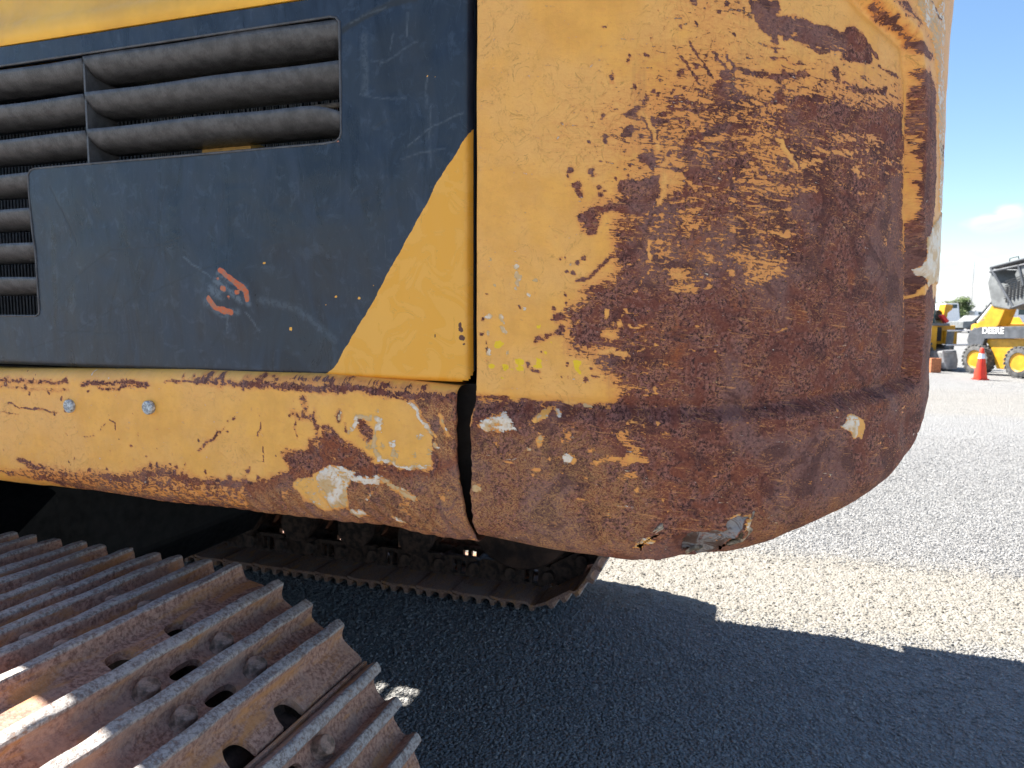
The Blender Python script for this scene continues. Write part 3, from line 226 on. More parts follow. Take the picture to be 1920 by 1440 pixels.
DOOR_MARKS=[('P',1,1,0,[-600,1307,-579,1318,-556,1358,-512,1419,-460,1500,-412,1574,-380,1617,-356,1655,-338,1654,-337,1275,-601,1262]),('Q',0.9,1,1,[-1118,1605,-1095,1566,-1080,1541,-1065,1509]),('Q',0.9,1,1,[-1095,1570,-1084,1545]),('Q',0.5,1,1,[-1151,1375,-1118,1414,-1069,1457,-995,1497,-905,1499,-838,1515]),('Q',0.5,1,1,[-1046,1461,-1044,1412]),('Q',0.45,1,1,[-900,1499,-912,1467,-940,1435,-1008,1373]),('Q',0.6,1,1,[-918,1530,-901,1527,-896,1513]),('Q',0.4,1,1,[-879,1593,-893,1523]),('Q',0.4,1,1,[-794,1512,-768,1565,-767,1588]),('Q',0.5,1,1,[-1197,1330,-1105,1354,-962,1415,-857,1447,-743,1484]),('Q',0.5,1,1,[-1134,1365,-1020,1362,-907,1366]),('Q',0.3,2,3,[-696,1498,-664,1509,-620,1496,-583,1459]),('Q',0.35,2,2,[-802,1339,-761,1387]),('Q',0.4,1,1,[-659,1549,-646,1519]),('Q',0.4,1,1,[-637,1548,-607,1518]),('Q',0.4,1,1,[-740,1560,-727,1541]),('T',0.8,1,1,[-845,1484,-825,1470,-792,1452]),('T',0.7,1,1,[-732,1399,-708,1369]),('T',0.5,1,2,[-763,1391,-767,1368]),('T',0.9,4,5,[-783,1446,-759,1434,-741,1415]),('T',0.8,5,7,[-793,1434,-774,1423]),('T',0.8,3,4,[-777,1458,-731,1434,-727,1411]),('T',0.7,4,5,[-803,1415,-775,1395,-746,1399]),('T',0.35,4,5,[-708,1419,-645,1404,-580,1359]),('E',1,3,4,[-775,1463,-749,1446,-729,1430,-729,1417]),('E',1,4,5,[-798,1419,-784,1405,-756,1397]),('E',0.62,3,6,[-745,1428]),('E',0.62,3,6,[-769,1434]),('E',0.62,3,6,[-760,1419]),('E',0.62,2,4,[-778,1450]),('P',1,1,3,[-655,1374]),('P',1,1,2,[-695,1472]),('P',1,1,2,[-575,1422]),('P',1,1,2,[-538,1419]),('P',1,1,1,[-513,1480]),('P',1,1,1,[-512,1437]),('P',1,1,1,[-594,1411]),('P',1,1,1,[-669,1324]),('T',0.6,2,3,[-1136,1369]),('U',1,2,4,[-377,1377]),('U',1,2,4,[-375,1366]),('U',1,1,2,[-373,1358]),('U',1,1,3,[-378,1384]),('U',0.8,1,1,[-456,1429,-454,1413]),('U',0.8,1,1,[-419,1376,-417,1366]),('Q',0.9,2,4,[-555,1790,-532,1799,-506,1810,-479,1815,-443,1817]),('T',0.4,1,1,[-543,1797,-515,1809,-488,1812]),('T',0.4,1,1,[-511,1746,-489,1742,-440,1763]),('T',0.5,1,1,[-454,1628,-415,1652,-375,1664]),('T',0.5,1,1,[-428,1718,-428,1676]),('P',1,1,1,[-428,1717]),('P',1,1,1,[-415,1715]),('P',1,1,1,[-549,1786]),('T',0.4,1,1,[-530,1702,-508,1695,-460,1690]),('Q',0.4,1,1,[-510,1650,-499,1658,-486,1664]),('T',0.3,3,5,[-521,1779,-521,1703]),('Q',0.35,10,0,[-506,1793,-426,1791,-418,1691,-508,1699]),('E',1,1,2,[-565,1641]),('E',1,1,1,[-563,1635]),('T',0.5,1,1,[-456,1802,-456,1771]),('T',0.4,1,1,[-477,1777,-481,1756]),('T',0.4,1,1,[-422,1676,-422,1598]),('T',0.4,1,1,[-468,1610,-436,1616,-401,1620])]
TEARS=[[(216,1101),(221,1109),(227,1114),(236,1121),(250,1127),(251,1125),(241,1118),(230,1112),(227,1105),(224,1092),(222,1090),(223,1102)],[(225,1087),(231,1090),(241,1089),(245,1087),(232,1085)],[(351,1148),(353,1147),(342,1128),(347,1124),(341,1112),(330,1106),(325,1096),(320,1093),(328,1109),(338,1127)],[(279,1096),(286,1100),(297,1101),(293,1099),(285,1097),(280,1092)],[(277,1135),(280,1138),(285,1141),(282,1138),(278,1134)],[(695,1225),(720,1229),(776,1225),(746,1224),(704,1221)]]
CREASE=[(-20,1276),(4,1278),(79,1281),(151,1281),(219,1280),(286,1280),(356,1282),(433,1288),(529,1295),(607,1302),(677,1309),(673,1324),(681,1347),(677,1394),(654,1507),(639,1616),(624,1713),(610,1738),(603,1762),(554,1775),(509,1789),(479,1806)]
BOTTOM=[(4,1098),(81,1091),(154,1087),(223,1082),(278,1086),(363,1102),(443,1120),(541,1145),(625,1168),(702,1196),(748,1226),(793,1257)]
# ------------------------------------------------------------------ materials
def worn_paint(name, streak=(30, 125), base=(.96, .43, .075)):
    """old yellow paint over dark rust; the marks come as surface attributes"""
    m, t, b = new_mat(name)
    uvn = t.n.new('ShaderNodeUVMap'); uvn.uv_map = 'surface'; uv = uvn.outputs[0]
    R, W, O, G, Y, M = (t.attr(k) for k in 'RWOGYM')
    sv = t.map(uv, (streak[0], streak[1], 1))
    wv = t.map(uv, (1, 1, 1), rot=(0, 0, .12)); sv = t.map(wv, (streak[0], streak[1], 1))
    n1 = t.noise(sv, 1., 8, .68, .9, '2D'); n2 = t.noise(uv, 170, 6, .6, .5, '2D'); n3 = t.noise(uv, 420, 4, .6, 0, '2D'); n4 = t.noise(uv, 26, 5, .6, 0, '2D'); n5 = t.noise(uv, 7, 4, .55, 0, '2D')
    c = t.m('ADD', t.m('MULTIPLY', t.m('SUBTRACT', n1, .5), 6.), t.m('MULTIPLY', t.m('SUBTRACT', n2, .5), 4.4))
    c = t.m('ADD', c, t.m('MULTIPLY', t.m('SUBTRACT', t.noise(t.map(wv, (95, 430, 1)), 1., 6, .7, .4, '2D'), .5), 4.2))
    tt = t.m('ADD', t.m('MULTIPLY', R, 2.1), c); rust = t.ss(tt, -.06, .08)
    # paint
    flake = t.ss(t.m('ABSOLUTE', t.m('SUBTRACT', t.noise(uv, 34, 7, .62, .6, '2D'), .5)), 0., .0045, 1, 0)
    flake = t.m('MULTIPLY', flake, t.ss(n5, .44, .56))
    pc = t.mix(t.ss(n4, .3, .7), tuple(x*.93 for x in base), tuple(min(1, x*1.08) for x in base))
    pc = t.mix(t.ss(n5, .38, .62, 0, .6), pc, (.97, .49, .14))
    pc = t.mix(t.m('MULTIPLY', flake, .55), pc, (.34, .17, .05))
    halo = t.m('MULTIPLY', t.ss(t.m('ADD', R, t.m('MULTIPLY', c, .22)), -1.05, -.1), .85)
    pc = t.mix(halo, pc, (.82, .29, .07))
    drip = t.m('MULTIPLY', t.ss(t.noise(t.map(uv, (60, 5, 1)), 1, 4, .6, 0, '2D'), .55, .75), t.ss(R, -1., -.5))
    pc = t.mix(t.m('MULTIPLY', drip, .4), pc, (.55, .22, .07))
    # rust
    f1 = t.noise(uv, 230, 9, .78, .3, '2D'); f2 = t.noise(uv, 42, 8, .72, .7, '2D')
    rc = t.mix(t.ss(f1, .40, .60), (.034, .008, .006), (.37, .14, .095))
    rc = t.mix(t.ss(f2, .42, .60, 0, .8), rc, (.20, .048, .024))
    rc = t.mix(t.m('MULTIPLY', t.ss(n5, .47, .60), t.ss(f1, .3, .5, .1, .6)), rc, (.25, .125, .10))
    rc = t.mix(t.ss(t.noise(uv, 14, 6, .6, 1.2, '2D'), .52, .62, 0, .55), rc, (.060, .014, .011))
    rc = t.mix(t.m('MULTIPLY', t.m('MULTIPLY', O, .8), t.m('MULTIPLY', t.ss(f1, .38, .6), t.ss(f2, .36, .58))), rc, (.40, .105, .022))
    fib = t.ss(t.noise(t.map(uv, (1, 1.3, 1)), 150, 6, .62, 2.6, '2D'), .46, .55)
    rc = t.mix(t.m('MULTIPLY', t.m('MULTIPLY', fib, t.m('MULTIPLY', G, 1.25, clamp=True)), t.ss(f2, .38, .56, .15, 1)), rc, (.70, .35, .12))
    rc = t.mix(t.m('MULTIPLY', t.m('MULTIPLY', t.ss(t.noise(t.map(uv, (1, 1.6, 1)), 120, 6, .65, 2.2, '2D'), .55, .60), .6), t.ss(n4, .42, .58)), rc, (.60, .24, .09))
    thin = t.m('MULTIPLY', t.ss(t.noise(t.map(wv, (26, 300, 1)), 1., 7, .72, .5, '2D'), .60, .66), t.ss(t.noise(uv, 11, 4, .6, .5, '2D'), .47, .57)); rc = t.mix(t.m('MULTIPLY', thin, .75), rc, (.72, .30, .10))
    rc = t.mix(t.m('MULTIPLY', t.ss(M, .3, .7), t.ss(f2, .3, .5)), rc, t.mix(t.ss(f2, .44, .58), (.36, .33, .30), (.15, .085, .06)))
    col = t.mix(rust, pc, rc)
    yel = t.ss(t.m('ADD', Y, t.m('MULTIPLY', c, .22)), .55, .65); col = t.mix(t.m('MULTIPLY', yel, .95), col, (.97, .60, .01))
    wh = t.ss(t.m('ADD', W, t.m('MULTIPLY', c, .28)), .48, .58)
    wc = t.mix(t.ss(n2, .35, .65), (.88, .66, .44), (.90, .76, .62)); wc = t.mix(t.ss(n4, .42, .56, 0, .9), wc, (.72, .42, .16)); wc = t.mix(t.m('MULTIPLY', flake, .6), wc, (.25, .12, .05))
    col = t.mix(wh, col, wc)
    t.put(b.inputs['Base Color'], col)
    ru = t.m('MULTIPLY', rust, t.m('SUBTRACT', 1., wh))
    t.put(b.inputs['Roughness'], t.mix(ru, (.42, .42, .42), (.74, .74, .74)))
    b.inputs['Specular IOR Level'].default_value = .4
    h = t.m('ADD', t.m('MULTIPLY', t.m('SUBTRACT', 1., ru), 1.1), t.m('MULTIPLY', f1, .5)); h = t.m('ADD', h, t.m('MULTIPLY', f2, .8)); h = t.m('ADD', h, t.m('MULTIPLY', n3, t.m('MULTIPLY', ru, .8)))
    h = t.m('SUBTRACT', h, t.m('MULTIPLY', flake, .3)); h = t.m('ADD', h, t.m('MULTIPLY', wh, .5))
    t.put(b.inputs['Normal'], t.bump(h, .8, .0012)); return m
MAT_CW = worn_paint('worn_counterweight_paint'); MAT_RAIL = worn_paint('worn_rail_paint', (60, 110), (.96, .445, .080))

def door_paint():
    m, t, b = new_mat('scratched_black_paint'); uvn = t.n.new('ShaderNodeUVMap'); uvn.uv_map = 'surface'; uv = uvn.outputs[0]
    P, Q, T, E, U = (t.attr(k) for k in 'PQTEU')
    n1 = t.noise(t.map(uv, (26, 7, 1)), 1, 7, .62, .8, '2D'); n2 = t.noise(uv, 150, 5, .6, .5, '2D'); n3 = t.noise(uv, 9, 4, .55, .5, '2D'); n4 = t.noise(uv, 40, 6, .65, .4, '2D')
    scr = t.ss(t.m('ABSOLUTE', t.m('SUBTRACT', t.noise(t.map(uv, (40, 9, 1), rot=(0, 0, .5)), 1, 3, .5, 1.2, '2D'), .5)), 0, .005, 1, 0)
    bk = t.mix(t.ss(n1, .32, .66), (.008, .012, .021), (.020, .031, .050))  # black paint; the blue of the reflected sky is put into its colour
    bk = t.mix(t.ss(n3, .42, .62, 0, .6), bk, (.024, .030, .038))
    bk = t.mix(t.m('MULTIPLY', t.ss(n4, .55, .7), .35), bk, (.06, .08, .11))
    bk = t.mix(t.m('MULTIPLY', scr, .22), bk, (.10, .12, .15))
    bk = t.mix(t.m('MULTIPLY', Q, .85), bk, (.022, .023, .022))
    bk = t.mix(t.m('MULTIPLY', t.m('MULTIPLY', T, t.ss(n2, .35, .55, .3, 1)), .5), bk, (.24, .28, .31))
    n5 = t.noise(uv, 22, 5, .6, .8, '2D')
    ye = t.mix(t.ss(n5, .47, .53), (.95, .44, .055), (.93, .41, .035))
    ed = t.ss(t.m('ABSOLUTE', t.m('SUBTRACT', n5, .50)), 0, .006, .3, 0); ye = t.mix(ed, ye, (.42, .22, .05))
    col = t.mix(t.ss(P, .45, .55), bk, ye)
    col = t.mix(t.ss(t.m('ADD', E, t.m('MULTIPLY', t.m('SUBTRACT', n4, .5), 1.2)), .5, .6), col, t.mix(t.ss(n2, .4, .6), (.62, .12, .03), (.45, .16, .08)))
    col = t.mix(t.ss(t.m('ADD', U, t.m('MULTIPLY', t.m('SUBTRACT', n2, .5), 1.2)), .5, .6), col, (.12, .035, .02))
    t.put(b.inputs['Base Color'], col)
    ro = t.m('ADD', t.ss(n1, .3, .7, .26, .42), t.m('MULTIPLY', t.m('ADD', Q, T), .25)); ro = t.m('ADD', ro, t.ss(P, .4, .6, 0, .08))
    t.put(b.inputs['Roughness'], ro); b.inputs['Specular IOR Level'].default_value = .5
    h = t.m('ADD', t.m('MULTIPLY', n4, .25), t.m('MULTIPLY', n3, 3)); h = t.m('SUBTRACT', h, t.m('MULTIPLY', Q, .5)); h = t.m('ADD', h, t.m('MULTIPLY', T, .5)); h = t.m('SUBTRACT', h, t.m('MULTIPLY', scr, .12))
    t.put(b.inputs['Normal'], t.bump(h, .35, .0012)); return m
MAT_DOOR = door_paint()

def shoe_mat():
    m, t, b = new_mat('rusty_track_steel'); o = t.co('Object')
    oi = t.n.new('ShaderNodeObjectInfo').outputs['Random']; off = t.node('ShaderNodeCombineXYZ', None, X=t.m('MULTIPLY', oi, 37.), Y=t.m('MULTIPLY', oi, 13.), Z=0.).outputs[0]
    v = t.node('ShaderNodeVectorMath', dict(operation='ADD'), i0=o, i1=off).outputs[0]
    s = t.node('ShaderNodeSeparateXYZ', None, Vector=o)
    n1 = t.noise(t.map(v, (1, .25, 1)), 34, 8, .68, .5); n2 = t.noise(v, 150, 6, .7); n3 = t.noise(v, 420, 4, .65); n4 = t.noise(v, 9, 5, .6, .6)
    c = t.mix(t.ss(n2, .34, .64), (.18, .085, .062), (.47, .28, .205))
    c = t.mix(t.ss(n1, .48, .64, 0, .75), c, (.52, .24, .08))
    c = t.mix(t.ss(n4, .5, .64, 0, .6), c, (.36, .25, .20))
    c = t.mix(t.m('MULTIPLY', t.ss(n3, .6, .7), .5), c, (.46, .36, .30))
    top = t.ss(t.m('ADD', s.outputs[2], t.m('MULTIPLY', t.m('SUBTRACT', n1, .5), .012)), .0375, .0410)
    gc = t.mix(t.ss(n2, .38, .62), (.17, .152, .148), (.43, .40, .385)); gc = t.mix(t.ss(n3, .5, .65, 0, .6), gc, (.50, .465, .44))
    c = t.mix(t.m('MULTIPLY', top, t.ss(n2, .30, .48, .25, 1)), c, gc)
    t.put(b.inputs['Base Color'], c); t.put(b.inputs['Roughness'], t.mix(top, (.75,)*3, (.55,)*3))
    t.put(b.inputs['Metallic'], t.m('MULTIPLY', top, .15)); 
    t.put(b.inputs['Normal'], t.bump(t.m('ADD', t.m('ADD', n2, t.m('MULTIPLY', n3, .6)), t.m('MULTIPLY', n1, 1.2)), .75, .0016)); return m
MAT_SHOE = shoe_mat()
MAT_BOLTH = plain('worn_bolt_steel', (.27, .18, .14), .6, .1, .3, 60, .6, .002)
MAT_LINK = plain('dark_rusty_link', (.085, .05, .035), .75, 0, .3, 30, .6)
MAT_BLACK = plain('dull_black_frame', (.006, .006, .0065), .6, 0, .3, 6, .2, .002, .2)
MAT_DECK = plain('dark_underside', (.022, .014, .009), .8, 0, .3, 9, .3)
MAT_DRUM = plain('brown_motor_housing', (.08, .04, .024), .7, 0, .3, 9, .4)
MAT_LOUV = plain('dusty_louver_paint', (.085, .080, .080), .45, 0, .14, 55, .6, .0015, .5)
MAT_FIN = plain('radiator_fins', (.028, .024, .026), .7, 0, .2, 30)
MAT_ROD = plain('tan_rod', (.24, .19, .14), .6, 0, .2, 60)
MAT_HOOD = plain('yellow_hood_paint', (.95, .46, .045), .38, 0, .06, 7, .1, .002)
MAT_ZINC = plain('zinc_bolt', (.50, .52, .52), .45, .3, .25, 220, .5, .001)
MAT_BRACE = plain('orange_bracket', (.62, .34, .08), .6, 0, .12, 40)

# ------------------------------------------------------------------ excavator
LC, NC = -2.6, 2.07
exc = thing('excavator', 'large rusty yellow and black tracked excavator filling the foreground, seen at its rear corner', 'excavator',
            (LC*math.cos(A)+NC*math.sin(A), -LC*math.sin(A)+NC*math.cos(A), 0), -A)
def put(name, b_, mat, parent=None, **kw): return b_.build(name, mat, parent or exc, off=(LC, NC, 0), **kw)

# counterweight: a thick rounded casting
CL0, CN0, CS, CR = -.349, .89, -.236, .5
FLAT = CS-CL0; ARC = CR*math.pi/2
def plan(s):
    th = np.clip((s-FLAT)/CR, 0, math.pi/2); ex = np.maximum(0, s-FLAT-ARC)
    L = np.where(s < FLAT, CL0+s, CS+CR*np.sin(th)); N = np.where(s < FLAT, CN0, CN0+CR*(1-np.cos(th))+ex)
    return L, N, np.sin(th), -np.cos(th)
s_ = np.concatenate([np.arange(0, .80, .0021), np.linspace(.80, .95, 20)[1:], np.linspace(.95, 2.0, 14)[1:], np.linspace(2.0, 3.06, 12)[1:]])
bs = np.array([p[0]/1000 for p in BOTTOM]+[1.1, 1.9, 2.5, 4.]); bz = np.array([p[1]/1000 for p in BOTTOM]+[1.26, 1.26, 1.12, 1.12])-.006
zb = np.interp(s_, bs, bz); RV = .046; RI = .032
zr = zb+RV
nup = 330; tup = np.concatenate([[0, .35, .7], np.linspace(1, 2, nup)])      # 0 = top 2.1, 1 = 1.86
phi = np.linspace(0, math.pi/2, 46)[1:]
Z = np.zeros((len(tup)+len(phi)+3, len(s_))); O = np.zeros_like(Z)
for j, t_ in enumerate(tup): Z[j] = 2.1+(1.86-2.1)*t_ if t_ <= 1 else 1.86+(zr-1.86)*(t_-1)
for j, p in enumerate(phi): Z[len(tup)+j] = zr-RV*math.sin(p); O[len(tup)+j] = RI*(1-math.cos(p))
for j, e in enumerate((.06, .2, .4)): Z[-3+j] = zb+.002*j; O[-3+j] = RI+e
S2 = np.broadcast_to(s_, Z.shape)
L, N, nl, nn = plan(S2)
Zm = Z+(HC-Z)*O/N*.9                                    # height along the wrap
Zm[-3:] = zb-.01
crease = [(a/1000, b/1000) for a, b in CREASE]; poly = [(-.3, crease[0][1])]+crease+[(crease[-1][0], 2.4), (-.3, 2.4)]
dd = seg_dist(S2.copy(), Zm.copy(), crease, False)[0]; ins = inside(S2, Zm, poly); dd = np.where(ins, -dd, dd)
sm = lambda x, a, b: (lambda q: q*q*(3-2*q))(np.clip((x-a)/(b-a), 0, 1))
h = .018*sm(dd, -.003, .017)-.004*np.exp(-((dd+.003)/.008)**2)
h += .0035*fbm(S2*9, Z*9, 3)+.0012*fbm(S2*45, Z*45, 4)*sm(dd, -.01, .02)
cm = marks(CW_MARKS, S2, Zm, 'RWOGYM', dict(R=-1))
h -= .010*cm['M']*(.7+fbm(S2*60, Z*60, 8)); h += .0025*np.clip(cm['W'], 0, 1)*sm(dd, 0, .02)
for sx, zx, r, a in ((.285, 1.10, .03, -.018), (.335, 1.125, .03, .008), (.30, 1.085, .02, .007), (.39, 1.12, .03, .006), (.18, 1.12, .05, -.004), (.66, 1.235, .03, -.008), (.05, 1.14, .05, -.004)):
    h += a*np.exp(-(((S2-sx)**2+(Zm-zx)**2)/r**2))
holes = np.zeros(Z.shape, bool)
for hi, hp in enumerate(TEARS):
    hh = [(a/1000, b/1000) for a, b in hp]; holes |= inside(S2+.0015*fbm(S2*200, Z*200, 2), Zm, hh)
    q = seg_dist(S2.copy(), Zm.copy(), hh, True)[0]; h += (.004 if hi < 5 else 0)*np.exp(-(q/.006)**2)*np.where(Zm > np.mean([p[1] for p in hh]), 1, -1)
ragged = np.exp(-(S2/.03)**2)*(.003*fbm(Z*26, Z*0+3, 6)+.002*fbm(Z*120, Z*0, 7)-.007*sm(Z, 1.33, 1.25)*0)*sm(Z, 1.32, 1.28)
Zrag = Z+.006*fbm(S2*22, S2*0+.5, 12)*sm(O, .02, .07)
P = np.stack([L+nl*(h-O)+ragged, N+nn*(h-O), Zrag], -1)
# left edge: round over and run inwards along the seam
def edge(P, steps): return [P[:, :1]+np.array([dx, dn, 0]) for dx, dn in steps]
P = np.concatenate(edge(P, [(.004, .14), (.0022, .02), (-.0016, .006), (-.0015, .002)])+[P], 1)
pad = lambda a: np.concatenate([np.repeat(a[:, :1], 4, 1), a], 1)
UV = np.stack([np.concatenate([S2[:, :1]-np.array([[.14, .02, .006, .002]]), S2], 1), pad(Z-O*.8)], -1)
hol = pad(holes); hol[:, :5] = False
keep = ~(hol[:-1,:-1] & hol[1:,1:])
cmP = {k: pad(v) for k, v in cm.items()}; cmP['R'][:, :3] = .6
Pl = P-np.array([LC, NC, 0])
cw = link('counterweight', grid_mesh('counterweight', Pl, keep, UV, cmP), MAT_CW, exc)
# curled lips of the tears in the lower band
def lip(path, out, shift, w_):
    pts = [(a/1000, b/1000) for a, b in path]; v = []; f = []; n_ = len(pts)
    for i, (a, b) in enumerate(pts):
        l0, n0, x_, y_ = [float(q[0]) for q in plan(np.array([a]))]; e = math.sin(math.pi*min(1, (i+.6)/n_))
        for k, (o_, q_) in enumerate(((.006, 0), (.012+out*.6*e, .35), (.013+out*e, .75), (.011+out*.8*e, 1))):
            v.append((l0+x_*o_+shift[0]*q_*w_*e-LC, n0+y_*o_-NC, b+shift[1]*q_*w_*e))
    for i in range(n_-1):
        for k in range(3): f.append((i*4+k, i*4+k+1, i*4+k+5, i*4+k+4))
    return v, f
MAT_TORN = plain('torn_steel_edge', (.42, .30, .19), .6, 0, .35, 90, .6, .001)
for path, out, sh, w_ in ((TEARS[2][0:6], .010, (1, .5), .012), (TEARS[0][3:8], .008, (-.3, 1), .010), (TEARS[3][0:4], .007, (0, 1), .008)):
    v_, f_ = lip(path, out, sh, w_); tl = link('torn_lip', mesh('torn_lip', v_, f_), MAT_TORN, cw, smooth=True); md = tl.modifiers.new('thickness', 'SOLIDIFY'); md.thickness = .0018
# lid and back of the casting
lidb = B(); lp, ln_, _, _ = plan(s_); pts = list(zip(lp, ln_)); lidb.add([(x, y, 2.1) for x, y in pts]+[(-.349, 3.54, 2.1)], [tuple(range(len(pts)+1))])
lidb.box((-.349+.012, 1.03, 1.15), (-.30, 3.53, 2.098))
put('counterweight_lid', lidb, MAT_HOOD)
lin = B(); lin.box((-.29, 1.06, 1.16), (.1, 3.45, 1.9)); put('counterweight_core', lin, MAT_DECK)

# bumper rail under the door
Lr = np.concatenate([np.linspace(-4.3, -1.4, 30)[:-1], np.arange(-1.4, -.3735, .0021), [-.373]])
prof = []                                              # (inward, z)
for a in np.linspace(0, math.pi/2, 14): prof.append((.024*(1-math.sin(a)), 1.281+.024*math.cos(a)))
prof = [(.07, 1.305), (.05, 1.305)]+prof
for z in np.linspace(1.281, 1.130, 74)[1:]: prof.append((0, z))
for a in np.linspace(0, math.pi/2, 32)[1:]: prof.append((.034*(1-math.cos(a)), 1.130-.042*math.sin(a)))
prof += [(.07, 1.0885), (.2, 1.09)]
pi_ = np.array([p[0] for p in prof]); pz = np.array([p[1] for p in prof])
Lg = np.broadcast_to(Lr, (len(prof), len(Lr))).copy(); Zg = np.broadcast_to(pz[:, None], Lg.shape).copy(); Og = np.broadcast_to(pi_[:, None], Lg.shape).copy()
endz = np.interp(Zg, [1.08, 1.10, 1.13, 1.2, 1.31], [-.354, -.356, -.365, -.379, -.380]); k = np.clip((Lg+1.0)/(.627), 0, 1); Lg += (endz+.373)*k**3+.002*k**8*fbm(Zg*70, Zg*0, 3)
bow = np.interp(Lg, [-4.3, -1.26, -1.05, -.85, -.6, -.45, -.373], [.0, -.008, -.002, .004, .005, -.001, -.006]); Zt = Zg+bow*sm(Zg, 1.2, 1.3)
Zmr = Zg+(HC-Zg)*Og/.9*.9; Zmr[:3] = 1.302
rm = marks(RAIL_MARKS, Lg, Zmr, 'RWOGYM', dict(R=-1))
hr = .003*fbm(Lg*7, Zg*9, 31)+.0009*fbm(Lg*40, Zg*40, 33)
rid = sm(Lg, -1.05, -.7)*sm(Zg, 1.15, 1.11)*sm(Og, .07, .04); hr += rid*.0022*np.sin((Lg*1.0+Zg*1.1+.006*fbm(Lg*30, Zg*30, 3))*2*math.pi/.027)
dent = sm(Lg, -.62, -.42)*sm(Zg, 1.22, 1.12); hr -= .003*dent*np.cos((Lg+.5)*30)
hr += .0018*rm['W']
zdrop = -.008*sm(Zg, 1.13, 1.09)*(sm(Lg, -1.05, -.9)*.5+sm(Lg, -.5, -.44)*.8)+.003*fbm(Lg*14, Lg*0, 40)*sm(Zg, 1.14, 1.09)
Pr = np.stack([Lg, .885+Og-hr, Zt+zdrop], -1)
Pr = np.concatenate([Pr, Pr[:, -1:]+np.array([.0012, .003, 0]), Pr[:, -1:]+np.array([.0010, .0045, 0]), Pr[:, -1:]+np.array([-.004, .0050, 0])], 1)
padr = lambda a: np.concatenate([a, np.repeat(a[:, -1:], 3, 1)], 1)
UVr = np.stack([np.concatenate([Lg, Lg[:, -1:]+np.array([[.004, .01, .07]])], 1), padr(Zg-Og*.8)], -1)
rail = link('bumper_rail', grid_mesh('bumper_rail', Pr-np.array([LC, NC, 0]), None, UVr, {k: padr(v) for k, v in rm.items()}), MAT_RAIL, exc)
tag(rail, 'dented yellow rail with flaking paint and rust along its lower edge')
bolt0 = None
for k, (bl, bz_) in enumerate(((-1.08, 1.240), (-.91, 1.246))):
    b_ = B().lathe([(.0105, .004), (.0112, .001), (.0112, -.003), (.0098, -.0048), (.0055, -.0052), (.005, -.0044)], (0, 0, 0), 'y', 28)
    if bolt0 is None: bolt0 = b_.build('bolt', MAT_ZINC, exc, smooth=True, loc=(bl-LC, .883-NC, bz_)); bo = bolt0
    else: bo = bolt0.copy(); C.objects.link(bo); bo.location = (bl-LC, .882-NC, bz_)
    bo.rotation_euler = (R_(4), R_(25*k), R_(-6))

# engine door with its louvred opening
op = [(-1.9, 1.8065), (-.575, 1.8105), (-.566, 1.8085), (-.5605, 1.802), (-.5605, 1.652), (-.563, 1.6455), (-.570, 1.6405), (-.59, 1.639), (-1.150, 1.6365), (-1.161, 1.6345), (-1.1675, 1.627), (-1.168, 1.60), (-1.1655, 1.53), (-1.1615, 1.50), (-1.1605, 1.400), (-1.162, 1.3935), (-1.169, 1.390), (-1.9, 1.388)]
dl = np.concatenate([np.linspace(-1.9, -1.36, 60)[:-1], np.arange(-1.36, -.364, .0023), [-.3635]]); dzv = np.arange(1.3045, 1.8392, .0023)
X, Zd = np.meshgrid(dl, dzv); X = X.copy(); Zd = Zd.copy()
q, nx_, ny_ = seg_dist(X, Zd, op, True); near = (q < .0016) & (X > -1.85); X = np.where(near, nx_, X); Zd = np.where(near, ny_, Zd)
inn = inside(X, Zd, op) & ~near
cx = (X[:-1,:-1]+X[1:,1:])/2; cz = (Zd[:-1,:-1]+Zd[1:,1:])/2; keep = ~inside(cx, cz, op) & ~(inn[:-1,:-1]|inn[1:,1:]|inn[:-1,1:]|inn[1:,:-1])
dm = marks(DOOR_MARKS, X, Zd, 'PQTEU', {}, .35)
bend = .0028*fbm(X*5, Zd*5, 77)+.0006*fbm(X*22, Zd*22, 78)
bend -= .006*np.exp(-(((X+.765)/.05)**2+((Zd-1.43)/.06)**2)) -.0035*np.exp(-(((X+.60)/.10)**2+((Zd-1.40)/.07)**2))
rr = sm(X, -.376, -.3635); rc_ = .010*(1-np.sqrt(np.clip(1-rr**2, 0, 1)))
zr_ = sm(-Zd, -1.315, -1.3045); rc_ = rc_+.006*(1-np.sqrt(np.clip(1-zr_**2, 0, 1)))
corner = np.clip(np.hypot(np.clip(X+.378, 0, None), np.clip(1.319-Zd, 0, None))-.013, 0, None); drop = (X > -.378) & (Zd < 1.319) & (corner > 0.0015)
Pd = np.stack([X, .902-bend*0+bend+rc_, Zd], -1); kd = drop[:-1,:-1] | drop[1:,1:]; keep &= ~kd
door = link('engine_door', grid_mesh('engine_door', Pd-np.array([LC, NC, 0]), keep, np.stack([X, Zd], -1), dm), MAT_DOOR, exc)
tag(door, 'black engine door with scratches, a dented bare patch and a yellow slanted corner')
rv = [(x, y, z) for y in (.9025, .9125) for x, z in op]; rb_ = B().add(rv, [(i, (i+1), i+1+len(op), i+len(op)) for i in range(len(op)-1)]); put('opening_return', rb_, MAT_DOOR, door)
rim = B(); rim.tube([(x, .9015, z) for x, z in op[1:]], .0018, 6); rim.tube([(-1.9, .9015, 1.8065), (-.575, .9015, 1.8105)], .0018, 6)
put('opening_lip', rim, MAT_LOUV, door, smooth=True)
fl = B(); fl.box((-.366, .915, 1.32), (-.3625, .955, 1.84)); put('door_flange', fl, MAT_DOOR, door)
